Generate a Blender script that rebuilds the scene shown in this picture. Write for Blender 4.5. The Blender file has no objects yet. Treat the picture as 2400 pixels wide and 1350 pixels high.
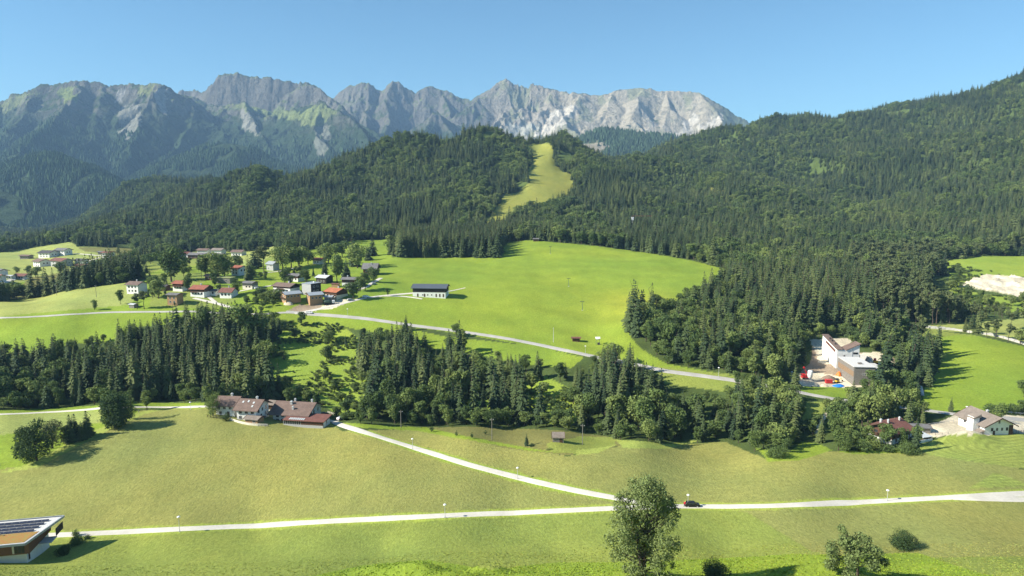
import bpy, math, random
import numpy as np
from mathutils import Vector, Matrix

# ------------------------------------------------------------------ camera, light, exposure
sc = bpy.context.scene
COL = sc.collection
CAMZ = 92.0
PITCH = math.radians(8.0)
F = 1600.0
cam_d = bpy.data.cameras.new('camera'); cam = bpy.data.objects.new('camera', cam_d); COL.objects.link(cam)
cam.location = (0, 0, CAMZ); cam.rotation_euler = (math.radians(90 - 8.0), 0, 0)
cam_d.sensor_width = 36; cam_d.lens = 24; cam_d.clip_start = 1; cam_d.clip_end = 40000
sc.camera = cam
SUN_EL = math.radians(34.5); SHADOW = math.radians(14)      # shadows run right and a little away
to_sun = Vector((-math.cos(SHADOW)*math.cos(SUN_EL), -math.sin(SHADOW)*math.cos(SUN_EL), math.sin(SUN_EL)))
sd = bpy.data.lights.new('sun', 'SUN'); sun = bpy.data.objects.new('sun', sd); COL.objects.link(sun)
sd.energy = 5.0; sd.angle = math.radians(0.5); sd.color = (1.0, 0.94, 0.82)
sun.location = (0, 0, 300); sun.rotation_euler = to_sun.to_track_quat('Z', 'Y').to_euler()
w = bpy.data.worlds.new('World'); sc.world = w; w.use_nodes = True
nt = w.node_tree; bg = nt.nodes['Background']; sky = nt.nodes.new('ShaderNodeTexSky')
sky.sky_type = 'NISHITA'; sky.sun_disc = False; sky.sun_elevation = SUN_EL
sky.sun_rotation = math.atan2(to_sun.x, to_sun.y)
sky.altitude = 900; sky.air_density = 1.0; sky.dust_density = 0.3; sky.ozone_density = 2.0
tint = nt.nodes.new('ShaderNodeMix'); tint.data_type = 'RGBA'; tint.blend_type = 'MULTIPLY'; tint.inputs[0].default_value = 1.0; tint.inputs[7].default_value = (.58, .86, .92, 1)
nt.links.new(sky.outputs[0], tint.inputs[6]); nt.links.new(tint.outputs[2], bg.inputs[0]); bg.inputs[1].default_value = 0.078
sc.view_settings.view_transform = 'Standard'; sc.view_settings.look = 'None'
sc.view_settings.exposure = 1.08; sc.view_settings.gamma = 1.0
cy = sc.cycles
cy.use_denoising = True; cy.max_bounces = 5; cy.diffuse_bounces = 2; cy.glossy_bounces = 2
cy.transmission_bounces = 3; cy.transparent_max_bounces = 6; cy.volume_bounces = 0
cy.sample_clamp_indirect = 3.0; cy.use_fast_gi = False
cy.use_adaptive_sampling = True; cy.adaptive_threshold = 0.02

R = random.Random(7)
rng = np.random.default_rng(11)

# ------------------------------------------------------------------ tags
def tag(o, label=None, cat=None, group=None, kind=None):
    if label: o['label'] = label
    if cat: o['category'] = cat
    if group: o['group'] = group
    if kind: o['kind'] = kind
    return o
def empty(name, loc, rz=0.0, label=None, cat=None, group=None):
    o = bpy.data.objects.new(name, None); COL.objects.link(o); o.location = loc; o.rotation_euler = (0, 0, rz)
    o.empty_display_size = 1
    return tag(o, label, cat, group)

# ------------------------------------------------------------------ projection and noise
cP, sP = math.cos(PITCH), math.sin(PITCH)
def ray(u, v):
    xc = (u-1200.0)/F; yc = (675.0-v)/F
    dy = cP+yc*sP; dz = -sP+yc*cP
    return xc/dy, dz/dy                       # per metre of Y
def P3(u, v, Y):
    a, b = ray(u, v); return np.array((a*Y, Y, CAMZ+b*Y))
def to_uv(x, y, z):
    zz = z-CAMZ; fw = y*cP - zz*sP; up = y*sP + zz*cP
    return 1200+F*x/fw, 675-F*up/fw
def _h(i, j, s):
    n = (i*374761393 + j*668265263 + s*974634777) & 0xffffffff
    n = ((n ^ (n >> 13))*1274126177) & 0xffffffff
    n = n ^ (n >> 16)
    return (n & 0xffffff)/16777215.0
def vnoise(x, y, s=0):
    x = np.asarray(x, float); y = np.asarray(y, float)
    xi = np.floor(x).astype(np.int64); yi = np.floor(y).astype(np.int64)
    fx = x-xi; fy = y-yi; fx = fx*fx*fx*(fx*(fx*6-15)+10); fy = fy*fy*fy*(fy*(fy*6-15)+10)
    a = _h(xi, yi, s); b = _h(xi+1, yi, s); c = _h(xi, yi+1, s); d = _h(xi+1, yi+1, s)
    return (a+(b-a)*fx)*(1-fy)+(c+(d-c)*fx)*fy
def fbm(x, y, o=4, s=0, gain=.5, ridged=False):
    r = 0; am = 1; tot = 0
    for k in range(o):
        n = vnoise(x*2**k+17.3*k, y*2**k-9.1*k, s+k)
        if ridged: n = 1-abs(2*n-1)
        r = r+am*n; tot += am; am *= gain
    return r/tot
def sstep(a, b, x):
    t = np.clip((x-a)/(b-a), 0, 1); return t*t*(3-2*t)

def mesh_np(name, verts, faces, mats=(), smooth=False, link=True, matidx=None, col=None):
    """faces: (n,k) int array"""
    me = bpy.data.meshes.new(name); verts = np.asarray(verts, np.float32); faces = np.asarray(faces, np.int32)
    n, k = faces.shape
    me.vertices.add(len(verts)); me.vertices.foreach_set('co', verts.ravel())
    me.loops.add(n*k); me.loops.foreach_set('vertex_index', faces.ravel())
    me.polygons.add(n); me.polygons.foreach_set('loop_start', np.arange(n, dtype=np.int32)*k)
    me.polygons.foreach_set('use_smooth', np.full(n, smooth))
    if matidx is not None: me.polygons.foreach_set('material_index', np.asarray(matidx, np.int32))
    me.update(calc_edges=True)
    for m in mats: me.materials.append(m)
    if col is not None:
        a = me.color_attributes.new('col', 'FLOAT_COLOR', 'POINT')
        c4 = np.ones((len(verts), 4), np.float32); c4[:, :3] = col; a.data.foreach_set('color', c4.ravel())
    o = bpy.data.objects.new(name, me)
    if link: COL.objects.link(o)
    return o

# ------------------------------------------------------------------ terrain of valley and hills
CP = [  # u, v, distance
 (-250,1330,150),(100,1330,158),(600,1340,150),(1000,1350,135),(1500,1350,119),(1990,1348,120),(2400,1345,125),(2650,1340,125),
 (300,1290,170),(900,1290,165),(1300,1290,160),(1700,1290,158),(2100,1290,155),(2500,1290,155),
 (0,1252,183),(600,1237,187),(1200,1197,190),(1600,1184,191),(2000,1175,193),(2400,1160,196),(-250,1262,183),(2650,1150,198),
 (0,1090,232),(400,1090,228),(900,1090,222),(1400,1090,218),(1900,1100,212),(2300,1100,213),(2650,1100,215),
 (-250,1000,268),(0,1000,262),(-250,965,282),(0,962,283),(250,950,288),(480,948,288),(620,985,272),(850,995,266),(1100,1020,250),(1300,1030,245),(1500,1035,242),
 (1800,1055,234),(2000,1055,234),(2100,1060,232),(2250,1020,246),(2400,1020,248),(2250,970,275),(2400,978,275),(2650,985,275),
 # terrace
 (-250,755,415),(0,745,420),(160,737,424),(330,730,430),(520,740,425),(720,734,432),(880,750,418),(1050,776,400),(1200,800,380),(1350,828,358),(1500,855,340),(1700,887,320),(1850,915,303),(1930,935,295),(2120,955,282),
 (-250,800,395),(0,800,395),(200,780,402),
 (0,705,480),(170,680,500),(340,655,525),(-250,725,470),
 (450,700,455),(600,690,462),(700,700,452),(800,690,462),(900,672,490),(1010,697,470),(1200,700,472),(1400,740,440),(1200,760,420),
 (1000,640,560),(1250,640,565),(1500,680,505),(1400,800,385),(1470,760,400),
 (920,604,640),(1165,603,640),(1250,565,725),(1400,575,700),(1550,600,650),(1690,630,585),(1690,610,640),
 (500,640,560),(700,640,560),(640,600,700),(830,565,830),(900,610,640),(760,580,760),(480,610,760),(560,592,830),
 # far left meadow
 (-250,640,600),(0,650,620),(0,615,800),(100,612,820),(250,608,800),(350,620,700),(60,600,900),(170,570,980),(280,578,960),(-250,610,900),(0,590,980),(-250,600,980),(100,648,660),(250,640,640),
 # forest hill, piste
 (350,585,960),(600,578,900),(900,560,860),(1130,545,900),(1180,525,960),(1250,480,1120),(1300,430,1260),(1240,400,1330),(1265,345,1450),(1320,440,1230),
 (300,520,1180),(500,500,1200),(700,470,1220),(900,450,1230),(1050,430,1240),(1050,500,1020),(800,530,980),(500,545,1020),(1150,420,1250),
 (160,555,1250),(260,520,1350),(400,475,1450),(560,440,1500),(700,410,1500),(800,386,1500),(870,362,1500),(980,345,1500),(1070,336,1500),(1125,332,1500),(1170,342,1520),(1200,340,1550),(1300,330,1560),(1380,350,1600),(1450,368,1650),
 (200,530,1900),(270,462,2050),(350,445,2100),(450,438,2100),(600,440,2100),
 (1500,362,1750),(1560,345,1850),(1700,320,1950),(1760,302,2050),(1850,288,2080),(1950,282,2050),(2050,278,2050),(2150,266,2000),(2250,250,1980),(2330,228,1950),(2400,200,1900),(2550,140,1850),(2700,90,1800),
 (1500,450,1300),(1500,520,980),(1500,570,780),(1400,400,1450),(1400,500,1050),(1400,550,830),(1600,580,720),
 (1700,400,1550),(1700,460,1250),(1700,530,950),(1700,580,760),(1800,640,600),(1700,760,410),(1600,720,440),(1600,800,370),(1850,770,395),(1500,800,372),
 (1900,350,1750),(1900,430,1400),(1900,500,1100),(1900,570,850),(1980,680,560),
 (2060,300,1900),(2030,370,1600),(2050,440,1330),(2020,520,1020),(2100,600,760),
 (2200,300,1750),(2200,370,1480),(2200,450,1200),(2200,530,950),(2200,610,730),(2150,700,530),
 (2400,260,1600),(2400,350,1300),(2400,440,1060),(2400,530,880),(2400,600,740),(2300,640,640),(2400,660,600),(2300,700,530),(2400,740,470),(2650,400,1050),(2650,560,750),(2650,760,450),
 (2010,745,440),(2150,780,410),(2300,795,395),(2400,810,385),(2200,830,370),(2200,930,298),(2400,900,312),(2650,900,315),(2400,960,282),(2130,900,315),(2050,830,360),
 (1960,905,318),(1900,900,320),(1930,830,362),(2060,850,350),(1990,800,380),
]
HP = [  # hidden ground: u, distance, z
 (-250,330,-4),(0,320,-5),(200,320,-6),(400,325,-7),(600,315,-6),(800,305,-7),(1000,295,-8),(1200,285,-8),(1400,275,-8),(1600,270,-7),(1750,262,-6),(1900,262,-4),(2050,265,-2),
 (200,550,20),(100,560,8),(0,540,6),
 (0,60,52),(1200,60,52),(2400,60,52),(1200,35,66),(-250,60,50),(2650,60,52),
 (1000,1800,130),(600,1800,60),(1300,1850,150),(300,1700,20),(1500,2300,150),(1900,2600,250),(2400,2500,420),(1200,2600,0),(600,2600,0),(0,2600,-10),(-250,2600,-10),(-250,1600,-10),(0,1600,-15),(-250,1200,-15),(0,1200,-10),(2650,2500,520),(800,2300,0),(1500,2700,60),
 (100,1400,0),(80,1900,-40),(0,2050,-45),(-200,2000,-45),(110,1500,-25),(60,2400,-45),(150,2600,-45),(0,1600,-30),
]
pts = []; zs = []
for u, v, Y in CP:
    a, b = ray(u, v); pts.append((a*2.0, math.log(Y))); zs.append(CAMZ+b*Y)
for u, Y, z in HP:
    pts.append(((u-1200)/F*2.0, math.log(Y))); zs.append(z)
pts = np.array(pts); zs = np.array(zs)
def kern(d2): return np.sqrt(d2+0.0009)
D2 = ((pts[:, None]-pts[None])**2).sum(2)
A = np.zeros((len(pts)+3,)*2); A[:-3, :-3] = kern(D2)-np.eye(len(pts))*0.004; A[:-3, -3] = 1; A[:-3, -2:] = pts; A[-3:, :-3] = A[:-3, -3:].T
wts = np.linalg.solve(A, np.concatenate([zs, [0, 0, 0]]))
NS, NY = 960, 860
S0, S1, Y0, Y1 = -0.98, 0.98, 36.0, 2750.0
gs = np.linspace(S0, S1, NS); gl = np.linspace(math.log(Y0), math.log(Y1), NY)
# evaluate on a coarse grid then refine
cs = np.linspace(S0, S1, 240); cl = np.linspace(math.log(Y0), math.log(Y1), 260)
CS, CL = np.meshgrid(cs, cl)
Q = np.stack([CS.ravel()*2, CL.ravel()], 1); Zc = np.zeros(len(Q))
for i in range(0, len(Q), 8000):
    q = Q[i:i+8000]; d2 = ((q[:, None]-pts[None])**2).sum(2)
    Zc[i:i+8000] = kern(d2)@wts[:-3]+wts[-3]+q@wts[-2:]
Zc = Zc.reshape(CS.shape)
def cubic(Z, xi, yi):
    ny, nx = Z.shape; xi = np.clip(xi, 0, nx-1.001); yi = np.clip(yi, 0, ny-1.001)
    x0 = np.floor(xi).astype(int); y0 = np.floor(yi).astype(int); fx = xi-x0; fy = yi-y0
    fx = fx*fx*(3-2*fx)*.3+fx*.7; fy = fy*fy*(3-2*fy)*.3+fy*.7
    return (Z[y0, x0]*(1-fx)+Z[y0, x0+1]*fx)*(1-fy)+(Z[y0+1, x0]*(1-fx)+Z[y0+1, x0+1]*fx)*fy
GS, GL = np.meshgrid(gs, gl)
Zg = cubic(Zc, (GS-S0)/(S1-S0)*239, (GL-cl[0])/(cl[-1]-cl[0])*259)
GY = np.exp(GL); GX = GS*GY
for _ in range(3):   # light smoothing of the refinement
    Zg[1:-1, 1:-1] = (Zg[1:-1, 1:-1]*2+Zg[:-2, 1:-1]+Zg[2:, 1:-1]+Zg[1:-1, :-2]+Zg[1:-1, 2:])/6
# relief: gentle meadows, gullied hills
hill = sstep(850, 1250, GY)
Zg += hill*(fbm(GX/170+GY/900, GY/420, 4, 5, ridged=True)-.55)*85*sstep(60, 140, Zg+40)
Zg += hill*(fbm(GX/60, GY/90, 3, 9)-.5)*18
Zg += sstep(380, 520, GY)*(1-hill)*(fbm(GX/70, GY/90, 3, 3)-.5)*3.0
Zg += (fbm(GX/38, GY/45, 3, 21)-.5)*1.1*sstep(110, 180, GY)
def gauss(cx, cyy, r, h, ry=None):
    return h*np.exp(-((GX-cx)**2/r**2+(GY-cyy)**2/(ry or r)**2))
for cx, cyy, r, h, ry in [(-30, 139, 8, 3.0, 4), (-20, 137, 6, 2.4, 3.5), (-5, 137, 5, 2.3, 3), (-39, 135, 7, 2.0, 3), (-12, 131, 8, 1.8, 3), (5, 132, 8, 1.2, 3), (58, 141, 13, 1.4, 5), (76, 143, 9, 2.0, 4), (40, 138, 8, 1.0, 4), (60, 128, 12, 2.0, 4), (84, 138, 8, -1.2, 4)]:
    Zg += gauss(cx, cyy, r, h, ry)
Zg += (fbm(GX/5, GY/5, 3, 31)-.5)*.9*(1-sstep(118, 140, GY))
Zg += gauss(168, 241, 8, 3.4, 4.5)           # grassed mound below the right farm
def HF(x, y):
    x = np.asarray(x, float); y = np.asarray(y, float)
    s = x/np.maximum(y, 1); xi = np.clip((s-S0)/(S1-S0)*(NS-1), 0, NS-1.001); yi = np.clip((np.log(np.maximum(y, Y0))-gl[0])/(gl[-1]-gl[0])*(NY-1), 0, NY-1.001)
    x0 = np.floor(xi).astype(int); y0 = np.floor(yi).astype(int); fx = xi-x0; fy = yi-y0
    return (Zg[y0, x0]*(1-fx)+Zg[y0, x0+1]*fx)*(1-fy)+(Zg[y0+1, x0]*(1-fx)+Zg[y0+1, x0+1]*fx)*fy
YS = np.exp(np.linspace(math.log(70), math.log(2700), 2200))
def hit(u, v, ymin=70, ymax=2700):
    a, b = ray(u, v); z = CAMZ+b*YS; h = HF(a*YS, YS)
    m = (YS >= ymin) & (YS <= ymax); idx = np.nonzero(m & (z <= h))[0]
    if len(idx) == 0: Y = YS[m][np.argmin((z-h)[m])]
    else:
        i = idx[0]
        if i > 0 and YS[i-1] >= ymin:
            d0 = z[i-1]-h[i-1]; d1 = z[i]-h[i]; t = d0/(d0-d1+1e-9); Y = YS[i-1]+(YS[i]-YS[i-1])*min(max(t, 0), 1)
        else: Y = YS[i]
    return Vector((a*Y, Y, float(HF(a*Y, Y))))
def hitpoly(uv, ymin=70, ymax=2700, step=25):
    out = []
    n = len(uv)
    for i in range(n):
        a = uv[i]; b = uv[(i+1) % n]; k = max(1, int(math.hypot(a[0]-b[0], a[1]-b[1])/step))
        for j in range(k):
            t = j/k; p = hit(a[0]+(b[0]-a[0])*t, a[1]+(b[1]-a[1])*t, ymin, ymax); out.append((p.x, p.y))
    return np.array(out)
def inpoly(px, py, poly):
    ins = np.zeros(px.shape, bool); n = len(poly)
    x0, x1 = poly[:, 0].min(), poly[:, 0].max(); y0, y1 = poly[:, 1].min(), poly[:, 1].max()
    box = (px >= x0) & (px <= x1) & (py >= y0) & (py <= y1)
    qx = px[box]; qy = py[box]; r = np.zeros(qx.shape, bool)
    for i in range(n):
        ax, ay = poly[i]; bx, by = poly[(i+1) % n]
        if ay == by: continue
        c = ((ay > qy) != (by > qy)) & (qx < (bx-ax)*(qy-ay)/(by-ay)+ax)
        r ^= c
    ins[box] = r
    return ins
# ------------------------------------------------------------------ land cover
FOREST, OLIVE, BRIGHT, PALE, PISTE, GRAVEL, BANK, DIRT, MARSH, MID, YELLOW = range(11)
COLS = np.array([
 (.070,.100,.028), (.245,.250,.072), (.205,.280,.034), (.290,.325,.092), (.245,.255,.055),
 (.60,.53,.40), (.235,.310,.045), (.30,.23,.165), (.175,.175,.055), (.222,.262,.056), (.31,.36,.080)])
LAND = [
 # olive plain
 (OLIVE, [(-300,1345),(-300,1008),(0,1000),(60,1085),(200,1010),(330,962),(480,950),(760,980),(800,1010),(1000,1005),(1080,1018),(1240,1050),(1330,1070),(1480,1040),(1560,1045),(1700,1035),(1790,1075),(1900,1060),(2000,1058),(2100,1058),(2180,1062),(2400,1100),(2700,1140),(2700,1345)], 70, 330),
 (MID, [(-300,1560),(-300,1262),(0,1254),(600,1240),(1100,1208),(1420,1192),(1640,1188),(1750,1200),(1900,1290),(1950,1310),(2700,1300),(2700,1560)], 70, 260),
 (BRIGHT, [(-300,1600),(720,1352),(850,1325),(1000,1312),(1150,1335),(1300,1318),(1500,1318),(1700,1308),(1850,1300),(2000,1300),(2150,1295),(2300,1345),(2700,1400),(2700,1600)], 70, 200),
 (BRIGHT, [(-300,1100),(-300,975),(0,970),(150,964),(240,955),(310,958),(330,968),(245,1000),(210,1020),(70,1090),(0,1100)], 70, 330),
 (PALE, [(-300,1030),(-300,978),(0,972),(150,966),(240,957),(240,990),(100,1005),(0,1020)], 70, 330),
 (YELLOW, [(60,1090),(200,1018),(330,964),(400,956),(340,970),(230,1020),(90,1095),(-20,1112)], 70, 330),
 (YELLOW, [(200,1248),(500,1235),(1000,1205),(1420,1187),(1420,1190),(1000,1209),(500,1240),(200,1254)], 70, 330),
 (BRIGHT, [(-300,985),(-300,965),(0,962),(150,955),(330,944),(480,944),(480,950),(330,957),(200,960),(0,973)], 200, 330),
 (MARSH, [(960,1003),(1100,1000),(1300,1008),(1420,1022),(1480,1040),(1330,1068),(1180,1050),(1080,1020)], 70, 330),
 (BRIGHT, [(800,990),(950,1000),(1000,1002),(1090,1022),(1240,1050),(1310,1062),(1240,1056),(1060,1025),(980,1010),(800,1000)], 70, 330),
 (MID, [(1280,1040),(1360,1022),(1440,1025),(1440,1045),(1380,1065),(1290,1060)], 70, 330),
 (YELLOW, [(1350,1055),(1420,1047),(1450,1040),(1400,1062),(1350,1066)], 70, 330),
 (YELLOW, [(1440,1030),(1500,1034),(1560,1040),(1640,1032),(1560,1052),(1460,1050)], 70, 330),
 (BRIGHT, [(1770,1050),(1850,1060),(1880,1035),(1920,1040),(1950,1055),(1870,1080),(1800,1082)], 70, 330),
 (BRIGHT, [(1960,1058),(2200,1050),(2120,1062),(2000,1064)], 70, 330),
 (YELLOW, [(2150,1048),(2220,1020),(2300,1018),(2700,1012),(2700,1140),(2400,1098),(2250,1078),(2170,1065)], 70, 330),
 (YELLOW, [(2270,1145),(2330,1108),(2350,1112),(2420,1140),(2330,1142)], 70, 330),
 (MID, [(2205,1040),(2225,1018),(2262,1018),(2285,1038),(2240,1045)], 70, 330),
 # right meadow and valley road area
 (BRIGHT, [(2140,965),(2160,940),(2170,905),(2205,850),(2190,820),(2150,800),(2130,780),(2170,775),(2280,785),(2400,812),(2700,870),(2700,975),(2240,968)], 240, 420),
 (MID, [(2050,758),(2120,762),(2300,790),(2420,815),(2300,790),(2240,785),(2140,800),(2120,790)], 340, 460),
 (PALE, [(2120,762),(2210,762),(2400,745),(2700,760),(2700,870),(2400,805),(2280,780),(2200,775)], 340, 520),
 (GRAVEL, [(2110,1015),(2200,990),(2240,972),(2260,968),(2400,975),(2700,985),(2700,1012),(2300,1018),(2220,1020),(2150,1030)], 200, 330),
 # terrace meadows
 (MID, [(345,725),(345,652),(300,642),(325,614),(410,606),(430,590),(580,590),(640,600),(700,592),(900,602),(900,690),(700,735),(520,745),(345,735)], 390, 900),
 (BRIGHT, [(-300,820),(-300,730),(0,707),(170,680),(340,656),(350,650),(352,720),(520,722),(560,700),(640,712),(700,728),(720,735),(960,765),(940,790),(820,768),(700,760),(640,742),(520,748),(380,762),(330,765),(280,798),(160,808),(60,830),(0,825),(-300,840)], 350, 545),
 (PALE, [(-300,745),(-300,730),(0,707),(170,680),(335,657),(330,690),(300,715),(100,732),(0,742)], 350, 545),
 (BRIGHT, [(640,712),(720,735),(960,765),(1050,778),(1200,803),(1350,830),(1500,860),(1640,880),(1710,886),(1700,878),(1560,852),(1500,815),(1478,790),(1472,765),(1490,742),(1560,738),(1610,718),(1660,690),(1705,665),(1705,634),(1680,625),(1600,606),(1500,590),(1400,577),(1250,563),(1185,567),(1165,604),(920,604),(900,596),(850,605),(700,605),(600,620),(560,640),(500,645),(450,680),(560,700)], 290, 800),
 (MID, [(1540,858),(1720,878),(1730,912),(1700,918),(1560,900),(1540,890)], 290, 400),
 (BRIGHT, [(640,602),(700,590),(760,580),(830,563),(930,560),(930,600),(860,612),(700,612)], 560, 900),
 (PALE, [(520,612),(545,600),(600,585),(660,574),(640,600),(560,625)], 560, 900),
 (BRIGHT, [(350,640),(400,625),(480,622),(520,640),(480,650),(350,655)], 560, 900),
 (PALE, [(-300,625),(-300,600),(0,592),(60,582),(110,575),(165,568),(180,578),(300,582),(330,600),(320,615),(250,640),(150,655),(60,665),(0,690),(-300,720)], 545, 1050),
 (BRIGHT, [(-300,725),(-300,700),(0,692),(100,668),(60,660),(0,672)], 545, 760),
 (MARSH, [(70,650),(140,640),(200,640),(230,650),(330,645),(330,655),(170,680),(60,700),(0,705),(50,680)], 545, 800),
 (MARSH, [(180,580),(300,580),(320,590),(280,595),(200,590)], 700, 1050),
 # forest openings
 (PISTE, [(1232,340),(1262,336),(1298,348),(1298,385),(1335,408),(1346,432),(1332,458),(1296,480),(1240,495),(1200,515),(1180,530),(1110,532),(1150,505),(1172,470),(1212,452),(1238,428),(1232,400),(1250,378)], 800, 1700),
 (BANK, [(560,905),(620,870),(640,800),(680,755),(800,760),(850,800),(840,850),(860,900),(900,960),(820,990),(760,950),(680,930)], 285, 440),
 (BANK, [(1070,960),(1090,930),(1150,935),(1150,980),(1080,985)], 270, 400),
 (BANK, [(1200,920),(1280,880),(1400,950),(1330,1000),(1220,980)], 265, 400),
 (BRIGHT, [(960,770),(1050,790),(1250,810),(1370,838),(1340,862),(1240,855),(1100,828),(980,812)], 300, 420),
 (BRIGHT, [(1880,905),(1960,908),(2010,912),(2015,930),(1950,935),(1870,920)], 280, 340),
 (MID, [(1890,940),(1940,945),(1930,975),(1880,985)], 270, 330),
 (DIRT, [(1862,892),(1880,868),(1900,850),(1905,795),(2000,798),(2000,825),(2095,838),(2100,868),(2050,902),(1985,908)], 290, 400),
 (GRAVEL, [(1850,892),(1870,880),(1900,872),(1960,880),(2040,900),(2030,905),(1985,908),(1880,905)], 300, 350),
 (GRAVEL, [(1898,795),(1990,792),(2000,800),(1990,830),(2060,825),(2090,845),(2090,860),(2040,870),(1990,860),(1920,850)], 330, 400),
 (GRAVEL, [(1905,1010),(1915,985),(1935,965),(1940,970),(1925,1000),(1918,1020)], 235, 300),
 (BANK, [(2170,615),(2230,610),(2300,600),(2430,600),(2430,650),(2330,645),(2250,670),(2210,640)], 540, 800),
 (BANK, [(2240,668),(2300,690),(2430,700),(2560,720),(2560,745),(2400,738),(2280,725),(2220,690)], 420, 740),
 (GRAVEL, [(2250,672),(2300,645),(2340,643),(2420,655),(2500,665),(2500,720),(2400,698),(2330,685)], 500, 740),
 (MARSH, [(1645,442),(1700,445),(1715,458),(1670,456)], 1000, 1500),
 (GRAVEL, [(2130,510),(2145,508),(2140,522),(2130,520)], 800, 1200),
 (GRAVEL, [(2380,325),(2400,335),(2400,342),(2375,335)], 1200, 1700),
 (DIRT, [(675,728),(695,715),(755,712),(760,722),(700,733)], 400, 480),
 (GRAVEL, [(760,715),(800,700),(815,702),(810,712),(780,722),(740,728)], 400, 500),
]
cls = np.zeros(GX.shape, np.int8)
LANDXY = []
for c, uv, y0, y1 in LAND:
    pl = hitpoly(uv, y0, y1); LANDXY.append((c, pl))
    wob = 1.5
    qx = GX+(fbm(GX/14, GY/14, 2, 51)-.5)*wob*4*sstep(200, 900, GY); qy = GY+(fbm(GX/14, GY/14, 2, 77)-.5)*wob*4*sstep(200, 900, GY)
    cls[inpoly(qx, qy, pl)] = c
def cls_at(x, y):
    s = np.asarray(x)/np.asarray(y); xi = np.clip(((s-S0)/(S1-S0)*(NS-1)).round().astype(int), 0, NS-1)
    yi = np.clip(((np.log(y)-gl[0])/(gl[-1]-gl[0])*(NY-1)).round().astype(int), 0, NY-1); return cls[yi, xi]
gc = COLS[cls].astype(np.float32)
m1 = (fbm(GX/45, GY/60, 4, 41)-.5)[..., None]; m2 = (fbm(GX/9, GY/14, 3, 42)-.5)[..., None]
grass = ~np.isin(cls, (FOREST, GRAVEL, DIRT))[..., None]
gc = np.where(grass, gc*(1+m1*.22+m2*.20)*(1+m1*np.array((.22, 0, -.15))), gc*(1+m2*.8))
# mown rows on the right farm field, worn in curves
rx, ry = GX-168, (GY-232)*1.6; rr = np.hypot(rx-8, ry)+(fbm(GX/12, GY/12, 2, 4)-.5)*3
rows = (.5+.5*np.sin(rr*1.9))[..., None]*(cls == YELLOW)[..., None]*sstep(120, 150, GX)[..., None]
gc = gc*(1-.30*rows)
bm_ = (cls == BRIGHT) | (cls == PALE); ca = np.sin(((GX*.22+GY*.9)+(fbm(GX/80, GY/80, 2, 63)-.5)*40)/5.5)
gc = gc*(1+.055*(ca*sstep(.35, .55, fbm(GX/90, GY/70, 2, 64))*bm_*(GY > 330))[..., None])
yel = np.exp(-((GX-85)/34)**2-((GY-455)/50)**2)[..., None]*(cls == BRIGHT)[..., None]; gc = gc*(1+yel*np.array((.30, .06, .05)))
# tractor lines on the olive plain
tl = (np.abs(((GX*.25+GY)/7.0) % 1-.5) < .05)[..., None]*(cls == OLIVE)[..., None]*sstep(.5, .62, fbm(GX/60, GY/40, 2, 61))[..., None]
gc = gc*(1+.10*tl)
gc = np.clip(gc, .01, .8)
def verge(P, wd, c, y0, y1):
    r0, r1 = np.searchsorted(GY[:, 0], (y0, y1)); Q = P[::2]; X_ = GX[r0:r1]; Y_ = GY[r0:r1]; d = np.full(X_.shape, 1e9)
    for q in Q:
        ra = np.searchsorted(Y_[:, 0], (q[1]-8, q[1]+8)); a, b_ = ra; 
        if b_ <= a: continue
        s_ = q[0]/q[1]; c0 = max(0, int((s_-S0-10/q[1])/(S1-S0)*(NS-1))); c1_ = int((s_-S0+10/q[1])/(S1-S0)*(NS-1))+2
        d[a:b_, c0:c1_] = np.minimum(d[a:b_, c0:c1_], np.hypot(X_[a:b_, c0:c1_]-q[0], Y_[a:b_, c0:c1_]-q[1]))
    f = (1-sstep(wd/2+.6, wd/2+2.0, d+(fbm(X_/3, Y_/3, 2, 91)-.5)*1.5))[..., None]*(cls[r0:r1] != FOREST)[..., None]
    gc[r0:r1] = gc[r0:r1]*(1-f)+np.array(c)*f

def noise_node(nt, scale, detail=4, vec=None, rough=.55):
    n = nt.nodes.new('ShaderNodeTexNoise'); n.inputs['Scale'].default_value = scale; n.inputs['Detail'].default_value = detail
    n.inputs['Roughness'].default_value = rough
    if vec is not None: nt.links.new(vec, n.inputs['Vector'])
    return n
def new_mat(name, rough=.9, spec=.2):
    m = bpy.data.materials.new(name); m.use_nodes = True; b = m.node_tree.nodes['Principled BSDF']
    b.inputs['Roughness'].default_value = rough; b.inputs['Specular IOR Level'].default_value = spec
    return m, m.node_tree, b
def mix(nt, typ, fac, a, b):
    n = nt.nodes.new('ShaderNodeMix'); n.data_type = 'RGBA'; n.blend_type = typ
    for sock, val in ((n.inputs[0], fac), (n.inputs[6], a), (n.inputs[7], b)):
        if hasattr(val, 'is_linked') or isinstance(val, bpy.types.NodeSocket): nt.links.new(val, sock)
        elif isinstance(val, (int, float)): sock.default_value = val
        else: sock.default_value = (*val, 1)
    return n.outputs[2]
def ramp(nt, fac, stops):
    r = nt.nodes.new('ShaderNodeValToRGB'); nt.links.new(fac, r.inputs[0]); e = r.color_ramp.elements
    while len(e) < len(stops): e.new(.5)
    for k, (p, c) in enumerate(stops): e[k].position = p; e[k].color = (*c, 1) if not isinstance(c, (int, float)) else (c, c, c, 1)
    return r.outputs[0]

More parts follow.
